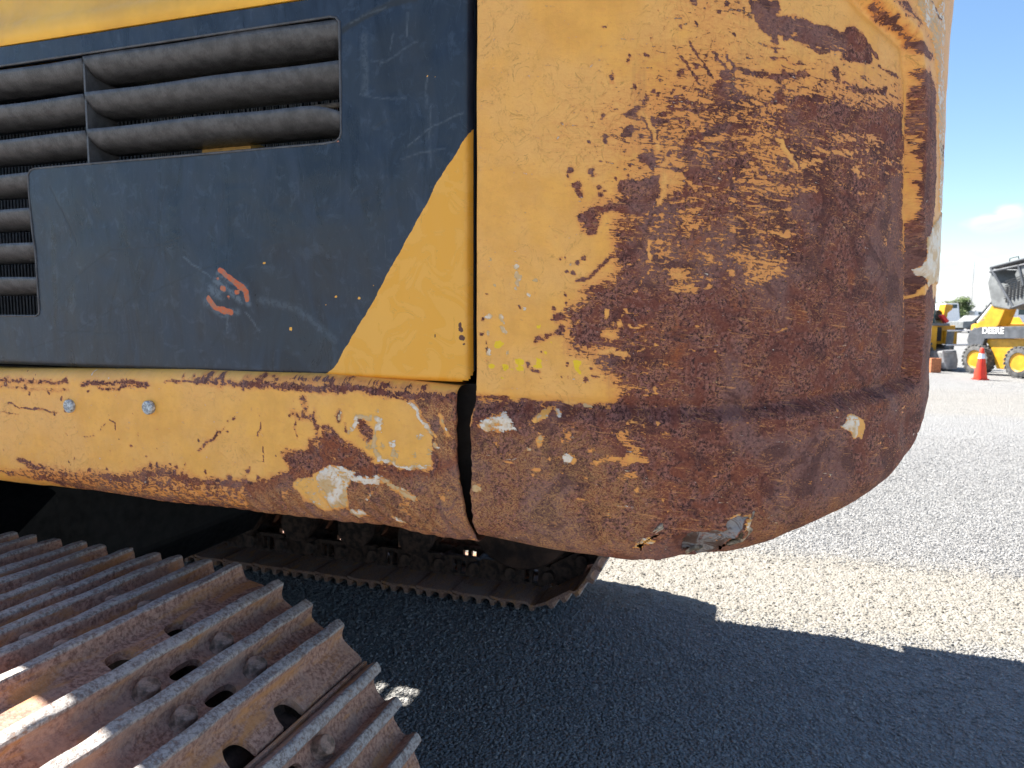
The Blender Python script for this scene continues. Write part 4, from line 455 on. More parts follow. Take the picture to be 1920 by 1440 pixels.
# louvre blades
def blade(name, x0, x1, zf, zb_=None, taper=False):
    pr = [(0, 0), (.0008, -.006), (.0035, -.0125), (.009, -.019), (.018, -.0245), (.031, -.028), (.046, -.0295), (.060, -.030)]
    n = 60; v = []; f = []
    for i in range(n+1):
        x = x0+(x1-x0)*i/n; dz_ = 0
        if taper: u_ = max(0, (x-(x1-.075))/.075); dz_ = -.014*u_**2.4
        dz_ += .0008*math.sin(x*23+zf*90)+.0018*math.sin((x+1.0)*4)
        for j, (a, b_) in enumerate(pr): v.append((x-LC, .9035+a-NC, zf+b_*(1 if not taper else 1.0)+dz_*(1-j*.09)))
    m_ = len(pr)
    for i in range(n):
        for j in range(m_-1): a = i*m_+j; f.append((a, a+m_, a+m_+1, a+1))
    me = mesh(name, v, f); o = link(name, me, MAT_LOUV, door, smooth=True)
    md = o.modifiers.new('thickness', 'SOLIDIFY'); md.thickness = .0028; md.offset = 0
    uvs = me.uv_layers.new(name='surface'); return o
for i, zf in enumerate((1.8035, 1.7475, 1.6905)):
    blade('louver_blade', -1.034, -.5615, zf+.002, taper=(i == 2)); blade('louver_blade', -1.9, -1.0375, zf)
for zf in (1.6325, 1.5735, 1.5155, 1.4580): blade('louver_blade', -1.9, -1.150, zf)
dv = B(); dv.prism([(-1.0375, 1.637), (-1.0335, 1.637), (-1.0335, 1.806), (-1.0375, 1.806)], .9045, .963); put('divider_plate', dv, MAT_LOUV, door, bevel=.0008)
# what lies behind the opening
rad = B(); rad.box((-3.2, 1.075, 1.34), (-1.03, 1.10, 1.83)); put('radiator', rad, MAT_FIN)
radi = [o for o in exc.children if o.name == 'radiator'][0]
fins = B()
for i in range(110): x = -2.0+i*.009; fins.box((x, 1.058, 1.36), (x+.0045, 1.075, 1.82))
tag(put('radiator_fin', fins, MAT_FIN, radi), kind='stuff')
rods = B()
for z in (1.757, 1.700): rods.tube([(-1.0, .985, z+.012), (-.56, .985, z+.018)], .0042, 8)
put('guard_rod', rods, MAT_ROD, smooth=True)
mesh_b = B()
for i in range(150):
    x = -1.02+i*.0031; a = random.uniform(-.004, .004); mesh_b.tube([(x, 1.0, 1.64), (x+a, 1.002, 1.72), (x-a, 1.0, 1.80)], .0007, 4)
tag(put('wire_screen', mesh_b, MAT_ROD), kind='stuff')
pb = B(); pb.box((-.86, .965, 1.612), (-.765, 1.0, 1.668)); put('bracket', pb, MAT_BRACE)

# house of the upper structure: hood, decks, far side
hood = B(); hood.prism([(.9, 1.8395), (.897, 1.862), (.905, 1.885), (.906, 1.93), (.93, 2.05), (1.02, 2.1), (1.02, 1.8395)], 0, 1)
hv = [(-y if False else 0, 0, 0) for y in ()]
hb = B(); hp = [(.9015, 1.8405), (.8975, 1.845), (.8965, 1.862), (.902, 1.874), (.909, 1.884), (.9095, 1.94), (.93, 2.06), (1.02, 2.1), (1.02, 1.8405)]
n = len(hp); hb.add([(x, y, z) for x in (-4.6, -.362) for y, z in hp], [tuple(range(n))[::-1], tuple(range(n, 2*n))]+[(i, (i+1) % n, (i+1) % n+n, i+n) for i in range(n)])
put('engine_hood', hb, MAT_HOOD, smooth=True)
hs_ = B(); [hs_.box(a, b_) for a, b_ in (((-4.6, 1.0, 2.08), (-.351, 2.66, 2.10)), ((-4.6, 2.80, 2.08), (-.351, 3.54, 2.10)), ((-4.6, 2.66, 2.08), (-2.80, 2.80, 2.10)), ((-2.755, 2.66, 2.08), (-2.72, 2.80, 2.10)), ((-2.72, 2.66, 2.08), (-2.62, 2.69, 2.10)), ((-2.62, 2.66, 2.08), (-.351, 2.80, 2.10)), ((-2.69, 2.74, 2.08), (-2.62, 2.755, 2.10)))]; hs_.box((-4.6, 3.51, 1.12), (-.36, 3.54, 2.079)); hs_.box((-4.6, 1.0, 1.12), (-4.57, 3.5, 2.07))  # roof slots added to pass a sun beam down to the ground
put('house_shell', hs_, MAT_HOOD)
inner = B(); [inner.box(a, b_) for a, b_ in (((-4.5, 1.25, 1.13), (-.40, 2.38, 2.05)), ((-4.5, 2.86, 1.13), (-.40, 3.45, 2.05)), ((-4.5, 2.381, 1.13), (-2.95, 2.859, 2.05)), ((-1.70, 2.381, 1.13), (-.40, 2.859, 2.05)))]; inner.box((-.97, 1.04, 1.13), (-.40, 1.24, 1.60)); put('engine_bay', inner, MAT_BLACK)  # bay split to leave a free shaft for the added sun beam
deck = B(); [deck.box(a, b_) for a, b_ in (((-4.6, .955, 1.098), (-.335, 2.36, 1.118)), ((-4.6, 2.60, 1.098), (-.335, 3.54, 1.118)), ((-4.6, 2.36, 1.098), (-2.15, 2.60, 1.118)), ((-1.72, 2.36, 1.098), (-.335, 2.60, 1.118)))]; deck.box((-4.5, .93, 1.12), (-.345, .95, 1.30)); deck.box((-.372, .945, 1.119), (-.340, .99, 1.9)); put('deck_plate', deck, MAT_DECK)  # deck hole added where the sun beam leaves the house

# ------------------------------------------------------------------ undercarriage
ub = B(); ub.lathe([(.62, .93), (.62, 1.00), (.68, 1.0), (.68, 1.06), (.6, 1.06), (.6, 1.097)], (-2.6, 2.07, 0), 'z', 48); put('slewing_ring', ub, MAT_BLACK, smooth=True)
cb = B(); cb.prism([(-3.5, .42), (-2.1, .42), (-2.0, .55), (-2.02, .86), (-2.1, .93), (-3.4, .93), (-3.6, .86), (-3.65, .55)], 1.55, 2.6)  # rear end cut short to clear the sun beam
put('car_body', cb, MAT_BLACK, bevel=.02)
for s1, y0, y1 in ((1, 1.55, .95), (1, 2.6, 3.2)):
    for xa, xb, xc, xd in ((-1.95, -2.5, -1.85, -2.25), (-3.6, -2.9, -3.45, -3.05)):
        lb = B(); p = []
        top0, top1 = .90, .56
        v = [(xa, y0, .5), (xb, y0, .5), (xb, y0, top0), (xa, y0, top0-.03), (xc, y1, .3), (xd, y1, .3), (xd, y1, top1), (xc, y1, top1-.03)]
        lb.add(v, [(0,1,2,3), (4,7,6,5), (0,4,5,1), (1,5,6,2), (2,6,7,3), (3,7,4,0)]); put('frame_leg', lb, MAT_BLACK, bevel=.03, smooth=True)

# track shoe: plate with three worn grousers, two oval holes and two notches
def shoe_mesh(seed):
    r = random.Random(seed); pr = [(-.086, .0135), (-.0865, .021), (-.0835, .0245), (-.0795, .0215)]
    for xc in (-.0655, .0045, .0745):
        pr += [(xc-.0125, .0195 if xc < -.05 else .0165), (xc-.0108, .0245), (xc-.0102, .034), (xc-.0100, .0400), (xc-.0084, .0432), (xc-.0035, .0442), (xc+.0035, .0442), (xc+.0084, .0432), (xc+.0100, .0400), (xc+.0106, .033), (xc+.0125, .0235), (xc+.0165, .0165), (xc+.023, .0130)]
        if xc < .07: pr += [(xc+.035, .0115), (xc+.048, .0122), (xc+.054, .0145)]
    pr += [(.112, .0112), (.126, .0075), (.139, .004), (.1415, 0), (.1415, -.006), (.137, -.007), (.11, -.002), (.095, 0), (-.045, 0), (-.052, .006), (-.058, .0125)]
    nst = 34; v = []; f = []; m_ = len(pr)
    for i in range(nst+1):
        y = -.275+.55*i/nst; e = min(1, (.275-abs(y))/.012)
        for j, (x, z) in enumerate(pr):
            dzz = 0; dx = 0
            if z > .028: dzz = .0011*math.sin(y*37+seed*3+x*60)+r.uniform(-.0007, .0007)-.0012*(1-e); dx = .0006*math.sin(y*61+seed)+r.uniform(-.0003, .0003)
            yy = y+(r.uniform(-.0012, .0012) if i in (0, nst) else 0)
            v.append((x+dx, yy, z+dzz))
    for i in range(nst):
        for j in range(m_): a = i*m_+j; b_ = i*m_+(j+1) % m_; f.append((a, b_, b_+m_, a+m_))
    f.append(tuple(range(m_))[::-1]); f.append(tuple(nst*m_+j for j in range(m_)))
    me = mesh('track_shoe', v, f); bm = bmesh.new(); bm.from_mesh(me); bmesh.ops.recalc_face_normals(bm, faces=bm.faces); bm.to_mesh(me); bm.free()
    o = bpy.data.objects.new('tmp', me); C.objects.link(o)
    cut = B()
    def oval(cx_, cy_, lx, ly):
        pts = []; n_ = 28
        for k in range(n_):
            a = 2*math.pi*k/n_; q = 2/2.6; ca, sa = math.cos(a), math.sin(a); pts.append((cx_+lx*math.copysign(abs(ca)**q, ca), cy_+ly*math.copysign(abs(sa)**q, sa)))
        cut.add([(x, y, -.02) for x, y in pts]+[(x, y, .06) for x, y in pts], [tuple(range(n_))[::-1], tuple(range(n_, 2*n_))]+[(k, (k+1) % n_, (k+1) % n_+n_, k+n_) for k in range(n_)])
    oval(-.030, .02, .0125, .029); oval(.040, .02, .0125, .029); oval(.142, -.035, .038, .025); oval(.142, .075, .038, .025)
    co_ = cut.build('cut', None); md = o.modifiers.new('b', 'BOOLEAN'); md.operation = 'DIFFERENCE'; md.object = co_; md.solver = 'EXACT'
    dg = bpy.context.evaluated_depsgraph_get(); ne = bpy.data.meshes.new_from_object(o.evaluated_get(dg)); ne.name = 'track_shoe'
    bpy.data.objects.remove(o); bpy.data.objects.remove(co_)
    ne.materials.clear(); ne.materials.append(MAT_SHOE); ne.polygons.foreach_set('use_smooth', [True]*len(ne.polygons)); ne.set_sharp_from_angle(angle=R_(42)); return ne
shoes = [shoe_mesh(k) for k in range(3)]
bb = B().lathe([(.0195, 0), (.0178, .005), (.0165, .0145), (.0150, .0185), (.011, .0205), (.004, .0215)], (0, 0, .0125), 'z', 12); bme = bb.build('tmpb', MAT_BOLTH, None, smooth=True); bolt_me = bme.data; bolt_me.name = 'shoe_bolt'; bpy.data.objects.remove(bme)
def link_mesh(open_):
    lk = B()
    for sy in (-.075, .075):
        ya, yb_ = .02+sy-.016, .02+sy+.016
        if not open_: lk.prism([(-.115, -.03), (-.09, -.045), (.06, -.045), (.085, -.03), (.115, -.02), (.125, .0), (.115, .025), (.08, .06), (-.06, .06), (-.085, .045), (-.12, .02)], ya, yb_)
        else:  # windowed plates, shaped so sunlit spots show through the far track
            lk.prism([(-.115, -.03), (-.09, -.045), (-.038, -.045), (-.038, .06), (-.06, .06), (-.085, .045), (-.12, .02)], ya, yb_)
            lk.prism([(.036, -.045), (.06, -.045), (.085, -.03), (.115, -.02), (.125, .0), (.115, .025), (.08, .06), (.036, .06)], ya, yb_)
            lk.prism([(-.037, -.045), (.035, -.045), (.035, -.026), (.018, -.024), (-.02, -.026), (-.037, -.022)], ya, yb_); lk.prism([(-.037, .047), (.035, .043), (.035, .06), (-.037, .06)], ya, yb_); lk.prism([(-.010, -.022), (.010, -.021), (.007, .043), (-.006, .044)], ya, yb_)
    lk.lathe([(.03, -.105), (.03, .145)], (-.097, 0, 0), 'y', 16)
    lm = lk.build('tmpl', MAT_LINK, None, bevel=.002); m_ = lm.data; m_.name = 'track_link'; bpy.data.objects.remove(lm); return m_
links_ = [link_mesh(False), link_mesh(True)]
PITCH_, RP, ZC = .194, .365, .465
def chain(cx1):
    pins = []; x0 = cx1+RP*math.sin(R_(9.6)); z0 = ZC+RP*math.cos(R_(9.6)); n_ = 18; cx2 = x0-n_*PITCH_+RP*math.sin(R_(163.6))
    top_l = (cx2-RP*math.sin(R_(163.6)), ZC-RP*math.cos(R_(163.6)))
    for k in range(n_): t_ = k/n_; pins.append((top_l[0]+(x0-top_l[0])*t_, top_l[1]+(z0-top_l[1])*t_))
    for k in range(6): a = R_(9.6+30.8*k); pins.append((cx1+RP*math.sin(a), ZC+RP*math.cos(a)))
    br = pins[-1]; bl = (cx2-RP*math.sin(R_(9.6)), ZC-RP*math.cos(R_(9.6)))
    for k in range(1, n_): t_ = k/n_; pins.append((br[0]+(bl[0]-br[0])*t_, br[1]+(bl[1]-br[1])*t_))
    for k in range(5): a = R_(189.6+30.8*k); pins.append((cx2+RP*math.sin(a), ZC+RP*math.cos(a)))
    return pins, cx2
def track(nc, cx1, label, near):
    pins, cx2 = chain(cx1); fr = B()
    fr.prism([(cx2+.42, .22), (cx1-.42, .22), (cx1-.40, .60), (cx1-.55, .66), (cx2+.5, .66), (cx2+.40, .58)], nc-.13, nc+.17)
    if not near:
        fr = B(); fr.prism([(cx2+.42, .40), (cx1-.42, .40), (cx1-.40, .60), (cx1-.55, .66), (cx2+.5, .66), (cx2+.40, .58)], nc-.13, nc+.17)
    f = put('track', fr, MAT_LINK, bevel=.01); tag(f, label)
    n_ = len(pins)
    for k in range(n_):
        a = pins[k]; b_ = pins[(k+1) % n_]; al = math.atan2(-(b_[1]-a[1]), b_[0]-a[0]); mx, mz = (a[0]+b_[0])/2, (a[1]+b_[1])/2
        nx, nz = math.sin(al), math.cos(al)
        so = link('track_shoe', shoes[k % 3], None, f, (mx+nx*.0585-LC, nc-NC, mz+nz*.0585)); so.rotation_euler = (0, al, 0)
        lo = link('track_link', links_[k % 2 if not near else 0], None, f, (mx-LC, nc-NC, mz)); lo.rotation_euler = (0, al, 0)
        if near and (k > 5 and k < 26):
            for bx in (-.030, .040):
                for by in (-.055, .095):
                    p = Vector((mx+nx*.0585, nc, mz+nz*.0585))+Vector((math.cos(al)*bx, by, -math.sin(al)*bx))
                    bo = link('shoe_bolt', bolt_me, None, f, (p.x-LC, p.y-NC, p.z)); bo.rotation_euler = (0, al, 0)
    for cx_ in (cx1, cx2):
        wb = B().lathe([(.10, -.07), (.30, -.06), (.318, -.05), (.318, .05), (.30, .06), (.10, .07)], (cx_, nc+.02, ZC), 'y', 40); put('wheel', wb, MAT_LINK, f, smooth=True)
        db = B()
        if cx_ == cx1: db.lathe([(.20, -.255), (.262, -.25), (.272, -.235), (.272, -.05), (.2, -.04)] if not near else [(.20, .06), (.26, .07), (.26, .2), (.2, .21)], (cx_, nc, ZC), 'y', 48); put('motor_housing', db, MAT_DRUM, f, smooth=True)
    if not near:
        for k in range(8):
            x = cx1-.62-k*.36; rb = B().lathe([(.03, -.13), (.095, -.12), (.095, -.06), (.075, -.055), (.075, .055), (.095, .06), (.095, .12), (.03, .13)], (x, nc+.02, .235), 'y', 24); put('roller', rb, MAT_LINK, f, smooth=True)
        # outer guard plate, built for daylight openings; none are listed, so solid
        gb = B(); z0, z1 = .13, .42; y0, y1 = nc+.15, nc+.162
        x = cx2+.3
        gx = GUARD_X
        edges = [x]
        for g in gx: edges += [g-.05, g+.05]
        edges.append(cx1-.30)
        for i in range(0, len(edges), 2): gb.box((edges[i], y0, z0), (edges[i+1], y1, z1))
        for g in gx:
            gb.box((g-.05, y0, GZ[3]), (g+.05, y1, z1)); gb.box((g-.05, y0, GZ[1]), (g+.05, y1, GZ[2])); gb.box((g-.05, y0, z0), (g+.05, y1, GZ[0]))
            gb.box((g-.05, y0, GZ[0]), (g-.032, y1, GZ[1])); gb.box((g-.008, y0, GZ[0]), (g+.010, y1, GZ[1])); gb.box((g+.034, y0, GZ[0]), (g+.05, y1, GZ[1]))
            gb.box((g-.05, y0, GZ[2]), (g+.002, y1, GZ[3])); gb.box((g+.04, y0, GZ[2]), (g+.05, y1, GZ[3]))
        put('roller_guard', gb, MAT_LINK, f)
    return f
GUARD_X = []
track(.795, -.943, 'near track with rusty triple-ridge shoes, grey worn ridge tops', True)
track(3.335, -1.0, 'far track seen from inside in deep shade', False)
# ------------------------------------------------------------------ ground
def ground_mat():
    m, t, b = new_mat('crushed_stone_ground'); o = t.co('Object')
    rot = t.map(o, rot=(0, 0, A))                      # machine axes: x along, y across
    s = t.node('ShaderNodeSeparateXYZ', None, Vector=rot); ly, lx = s.outputs[1], s.outputs[0]
    v1 = t.voro(o, 85, out=1); e1 = t.voro(o, 85); v2 = t.voro(o, 34, out=1); e2 = t.voro(o, 34); v3 = t.voro(o, 12, out=1)
    g1 = t.node('ShaderNodeSeparateColor', None, Color=v1).outputs[0]; g2 = t.node('ShaderNodeSeparateColor', None, Color=v2).outputs[0]; g3 = t.node('ShaderNodeSeparateColor', None, Color=v3).outputs[1]
    g = t.m('ADD', t.m('MULTIPLY', g1, .5), t.m('ADD', t.m('MULTIPLY', g2, .3), t.m('MULTIPLY', g3, .2)))
    c = t.mix(g, (.175, .178, .185), (.34, .34, .337))
    n = t.noise(o, .9, 5, .6); c = t.mix(t.ss(n, .35, .65, 0, .5), c, (.29, .295, .30))
    # dusty tan strip where machines have driven
    nn_ = t.noise(o, 2.2, 4, .6); q = t.m('ADD', ly, t.m('MULTIPLY', t.m('SUBTRACT', nn_, .5), .9))
    strip = t.m('MULTIPLY', t.ss(q, 3.1, 3.35), t.ss(q, 4.75, 4.2))
    far = t.m('MULTIPLY', t.ss(q, 11, 12), t.ss(q, 17, 14)); strip = t.m('MAXIMUM', strip, t.m('MULTIPLY', far, .5))
    f = t.noise(o, 30, 6, .7); c = t.mix(t.m('MULTIPLY', strip, t.ss(f, .3, .55, .5, .95)), c, t.mix(g, (.165, .152, .13), (.265, .25, .22)))
    t.put(b.inputs['Base Color'], c); b.inputs['Roughness'].default_value = .9; b.inputs['Specular IOR Level'].default_value = .25
    rung = t.noise(t.map(rot, (14, 1.2, 1)), 1., 3, .5)
    h = t.m('SUBTRACT', t.m('MULTIPLY', g, .3), t.m('ADD', t.m('MULTIPLY', e1, 5.), t.m('MULTIPLY', e2, 4.5)))
    h = t.m('ADD', t.m('MULTIPLY', h, t.m('SUBTRACT', 1., t.m('MULTIPLY', strip, .6))), t.m('MULTIPLY', rung, t.m('MULTIPLY', strip, 3.)))
    t.put(b.inputs['Normal'], t.bump(h, .8, .006)); return m
MAT_GROUND = ground_mat()
gx = np.concatenate([[-600, -100, -30, -8], np.linspace(-4, 9, 330), [15, 30, 60, 150, 700]]); gy = np.concatenate([[-300, -40, -8], np.linspace(0, 9, 240), [12, 16, 24, 40, 80, 200, 900]])
GX, GY = np.meshgrid(gx, gy); nearf = sm(GX, -5, -3)*sm(-GX, -10, -8)*sm(GY, -1, .5)*sm(-GY, -9.5, -8)
def ground_h(x, y):
    l = x*math.cos(A)-y*math.sin(A); n = x*math.sin(A)+y*math.cos(A)
    st = sm(n, 3.2, 3.5)*sm(-n, -4.5, -4.1)
    return .010*fbm(x*.9, y*.9, 50)+.003*fbm(x*5, y*5, 51)+st*.004*np.sin(l*2*math.pi/.065+3*fbm(l*2, n*2, 52))*(.5+vnoise(l*3, n*6, 53))
GZv = ground_h(GX, GY)*nearf
ground = link('ground', grid_mesh('ground', np.stack([GX, GY, GZv], -1)), MAT_GROUND); tag(ground, kind='structure')

# loose stones on the ground near the machine
def rock_mesh(seed):
    bm = bmesh.new(); bmesh.ops.create_icosphere(bm, subdivisions=1, radius=.5); r = random.Random(seed); sx, sy, sz = r.uniform(.8, 1.25), r.uniform(.6, 1.), r.uniform(.45, .75)
    for v in bm.verts: k = r.uniform(.75, 1.2); v.co = Vector((v.co.x*k*sx, v.co.y*k*sy, v.co.z*k*sz))
    me = bpy.data.meshes.new('stone_%d' % seed); bm.to_mesh(me); bm.free(); me.materials.append(MAT_STONE); return me
def stone_mat():
    m, t, b = new_mat('grey_stone'); o = t.co('Object'); r = t.n.new('ShaderNodeAttribute'); r.attribute_type = 'INSTANCER'; r.attribute_name = 'tone'; q = r.outputs['Fac']
    n_ = t.noise(o, 2.5, 4, .6); c = t.mix(q, (.175, .178, .185), (.35, .35, .347)); c = t.mix(t.ss(n_, .3, .7, 0, .4), c, (.36, .36, .36))
    dust = t.n.new('ShaderNodeAttribute'); dust.attribute_type = 'INSTANCER'; dust.attribute_name = 'dust'; c = t.mix(dust.outputs['Fac'], c, (.235, .22, .19))
    t.put(b.inputs['Base Color'], c); b.inputs['Roughness'].default_value = .85; b.inputs['Specular IOR Level'].default_value = .3; t.put(b.inputs['Normal'], t.bump(n_, .4, .1)); return m
MAT_STONE = stone_mat()
coll = bpy.data.collections.new('stone_shapes')
for k in range(6): coll.objects.link(bpy.data.objects.new('stone_shape', rock_mesh(k)))
pts = []
u = rng.random((210000, 3)); yy = 1.7+(u[:, 0]**.8)*7.6; xx = -1.6+u[:, 1]*(.80*yy+1.9); 
sz = .0055+.009*u[:, 2]**2.2; l = xx*math.cos(A)-yy*math.sin(A); nq = xx*math.sin(A)+yy*math.cos(A)
st = sm(nq, 3.25, 3.5)*sm(-nq, -4.5, -4.1); keepm = (rng.random(len(xx)) > st*.75) & (rng.random(len(xx)) > sm(yy, 5., 9.)); xx, yy, sz, st, nq = xx[keepm], yy[keepm], sz[keepm], st[keepm], nq[keepm]
sz *= 1+.25*sm(nq, 2.0, 3.0)
zz = ground_h(xx, yy)+sz*.12
me = bpy.data.meshes.new('gravel'); me.vertices.add(len(xx)); me.vertices.foreach_set('co', np.stack([xx, yy, zz], -1).astype(np.float32).ravel())
me.attributes.new('sz', 'FLOAT', 'POINT').data.foreach_set('value', sz.astype(np.float32))
me.attributes.new('tone', 'FLOAT', 'POINT').data.foreach_set('value', (rng.random(len(xx))**1.3).astype(np.float32))
me.attributes.new('dust', 'FLOAT', 'POINT').data.foreach_set('value', (st*.8).astype(np.float32))
me.attributes.new('rt', 'FLOAT_VECTOR', 'POINT').data.foreach_set('vector', (rng.random((len(xx), 3))*np.array([.9, .9, 6.28])).astype(np.float32).ravel())
gravel = bpy.data.objects.new('gravel', me); C.objects.link(gravel); tag(gravel, 'loose grey crushed stone covering the yard around the machine', 'gravel', kind='stuff')
ng = bpy.data.node_groups.new('scatter', 'GeometryNodeTree'); ng.interface.new_socket('Geometry', in_out='INPUT', socket_type='NodeSocketGeometry'); ng.interface.new_socket('Geometry', in_out='OUTPUT', socket_type='NodeSocketGeometry')
gi = ng.nodes.new('NodeGroupInput'); go = ng.nodes.new('NodeGroupOutput'); iop = ng.nodes.new('GeometryNodeInstanceOnPoints'); ci = ng.nodes.new('GeometryNodeCollectionInfo'); ci.inputs[0].default_value = coll; ci.inputs['Separate Children'].default_value = True; ci.inputs['Reset Children'].default_value = True
def na(name, typ):
    a = ng.nodes.new('GeometryNodeInputNamedAttribute'); a.data_type = typ; a.inputs[0].default_value = name; return a.outputs[0]
m2p = ng.nodes.new('GeometryNodeMeshToPoints')
ng.links.new(gi.outputs[0], m2p.inputs['Mesh']); ng.links.new(m2p.outputs[0], iop.inputs['Points']); ng.links.new(ci.outputs[0], iop.inputs['Instance']); iop.inputs['Pick Instance'].default_value = True
ng.links.new(na('rt', 'FLOAT_VECTOR'), iop.inputs['Rotation']); ng.links.new(na('sz', 'FLOAT'), iop.inputs['Scale']); ng.links.new(iop.outputs[0], go.inputs[0])
gravel.modifiers.new('scatter', 'NODES').node_group = ng

# ------------------------------------------------------------------ background machines and things
YEL = plain('machine_yellow', (.60, .31, .02), .4, 0, .08, 5); DGREY = plain('machine_grey', (.085, .092, .105), .45, 0, .12, 6); LGREY = plain('dusty_light_grey', (.17, .18, .185), .6, 0, .12, 5)
TYRE = plain('dusty_tyre', (.10, .10, .10), .85, 0, .2, 12); BLK = plain('black_plastic', (.02, .02, .022), .5); WHT = plain('white_paint', (.8, .8, .8), .35, 0, .03, 5); TEAL = plain('dark_tinted_glass', (.02, .055, .06), .12, 0, .1, 5)
RED = plain('red_paint', (.62, .03, .03), .5); ORG = plain('cone_orange', (.85, .045, .015), .5, 0, .05, 8); STEEL = plain('bare_bucket_steel', (.34, .35, .37), .4, .4, .15, 5); RUSTO = plain('rust_orange', (.42, .16, .07), .7); BLUE = plain('blue_car_paint', (.16, .24, .36), .3); BAND = plain('white_band', (.82, .84, .86), .4, 0, .03)
def wheel(parent, x, y, z, r, wd, side=-1, rimr=.55):
    prof = [(r*.60, -wd*.08), (r*.615, -wd*.40), (r*.62, -wd/2), (r*.86, -wd/2), (r*.96, -wd/2+.02), (r*.97, wd/2-.02), (r*.86, wd/2), (r*.62, wd/2), (r*.615, wd*.40), (r*.60, wd*.08)]
    tb = B().lathe(prof, (x, y, z), 'y', 32)
    for k in range(22):
        a = 2*math.pi*k/22
        for sy, sh in ((-1, 0), (1, math.pi/22)):
            ca, sa = math.cos(a+sh), math.sin(a+sh); ta = (-sa, ca); q = []
            for rr_, w0 in ((r*.93, .035), (r, .028)):
                for e in (-1, 1):
                    for yy_ in (0., sy*wd*.52): sk = w0*e+(.05 if yy_ else -.02); q.append((x+ca*rr_+ta[0]*sk, y+yy_, z+sa*rr_+ta[1]*sk))
            tb.add(q, [(0,1,3,2), (4,6,7,5), (0,4,5,1), (2,3,7,6), (0,2,6,4), (1,5,7,3)])
    t_ = tb.build('tyre', TYRE, parent, smooth=True)
    rb = B().lathe([(r*.61, side*wd*.40), (r*.60, side*wd*.46), (r*.52, side*wd*.40), (r*.48, side*wd*.12), (r*.22, side*wd*.10), (r*.20, side*wd*.26), (.02, side*wd*.26)], (x, y, z), 'y', 28)
    rb.build('rim', YEL, t_, smooth=True)
def text(name, s_, size, mat, parent, loc, rot, ext=.004):
    cu = bpy.data.curves.new(name, 'FONT'); cu.body = s_; cu.size = size; cu.extrude = ext; cu.offset = size*.02; cu.align_x = 'LEFT'; cu.align_y = 'BOTTOM'
    o = bpy.data.objects.new(name+'_c', cu); C.objects.link(o); dg = bpy.context.evaluated_depsgraph_get(); me = bpy.data.meshes.new_from_object(o.evaluated_get(dg)); bpy.data.objects.remove(o)
    o = link(name, me, mat, parent, loc); o.rotation_euler = rot; return o
sk = thing('skid_steer', 'yellow and grey wheeled loader with white lettering and tilted mesh cab behind the orange cone', 'skid steer loader', (11.35, 17.25, 0), math.atan2(-.973, .23))
B().prism([(.02,.87),(2.2,.91),(2.25,.45),(1.95,.25),(.67,.16),(.42,.16),(.25,.6)], .08, 1.35).build('body', YEL, sk, bevel=.02)
for y0 in (-.02, 1.3):
    B().prism([(-.36,.80),(-.30,1.05),(-.02,1.14),(1.12,1.18),(2.3,1.16),(2.3,.9),(1.14,.90),(.14,.86),(.1,.70),(-.3,.66)], y0, y0+.12).build('lift_arm', DGREY, sk, bevel=.015)
text('lettering', 'DEERE', .205, WHT, sk, (.06, -.024, .945), (R_(90), R_(-1), 0), .003)
B().prism([(-.33,1.20),(-.08,1.31),(.14,1.75),(.49,1.62),(.33,1.19),(.25,1.12),(-.28,1.10)], .15, .5).build('tilted_hood', YEL, sk, bevel=.015)
B().prism([(-.02,2.2),(.07,2.52),(.30,2.2),(.68,1.66),(.62,1.56),(.14,1.64)], .12, 1.25).build('cab_back', LGREY, sk, bevel=.02)
cf = B(); y = .10
for y in (.10, 1.22):
    for a, b_ in (((.05, 2.56), (1.85, 2.86)), ((.05, 2.46), (1.85, 2.70)), ((.06, 2.55), (.74, 1.60)), ((.70, 1.60), (1.95, 1.98)), ((1.85, 2.86), (1.95, 1.98)), ((.78, 2.58), (.95, 2.1))): cf.tube([(a[0], y, a[1]), (b_[0], y, b_[1])], .032, 8)
cf.tube([(.05, .10, 2.56), (.05, 1.22, 2.56)], .03, 8); cf.tube([(1.85, .10, 2.86), (1.85, 1.22, 2.86)], .03, 8)
cf.build('cab_frame', DGREY, sk, smooth=True)
pn = B(); pn.prism([(.36,2.18),(.52,2.16),(.66,2.02),(.78,2.06),(.92,2.32),(1.02,2.22),(1.25,2.20),(1.9,2.4),(1.95,1.98),(.74,1.62)], .105, .13); pn.prism([(.80,2.58),(.70,2.36),(.78,2.2),(.95,2.2),(1.0,2.6)], .107, .125); pn.build('cab_side_plate', LGREY, sk)
ms = B()
for k in range(15): q = k/14; ms.box((.52+q*1.3, .085, 1.72+q*.38), (.55+q*1.3, .10, 2.10+q*.40))
for k in range(9): ms.add([(.48+.0*k, .082, 1.80+k*.05), (1.86, .082, 2.14+k*.055), (1.86, .082, 2.16+k*.055), (.48, .082, 1.82+k*.05)], [(0,1,2,3)])
tag(ms.build('side_screen', BLK, sk), kind='stuff')
rf = B(); rf.prism([(.05,2.56),(1.85,2.86),(1.85,2.88),(.05,2.58)], .1, 1.22); rf.build('cab_roof', DGREY, sk)
B().tube([(.34,.3,2.62),(.37,.3,2.76),(.58,.3,2.79),(.62,.3,2.66)], .012, 6).build('roof_handle', DGREY, sk, smooth=True)
B().tube([(-.44,.3,1.24),(.12,.3,1.84)], .055, 10).build('gas_strut', BLK, sk, smooth=True)
B().tube([(-.30,.22,1.24),(.06,.22,1.66)], .035, 8).build('strut_rod', WHT, sk, smooth=True)
pnl = B(); pnl.box((1.02, .09, 2.02), (1.3, .11, 2.2)); pnl.build('cab_panel', YEL, sk)
for x in (0, 1.15): wheel(sk, x, 0, .36, .36, .27); wheel(sk, x, 1.42, .36, .36, .27, 1)

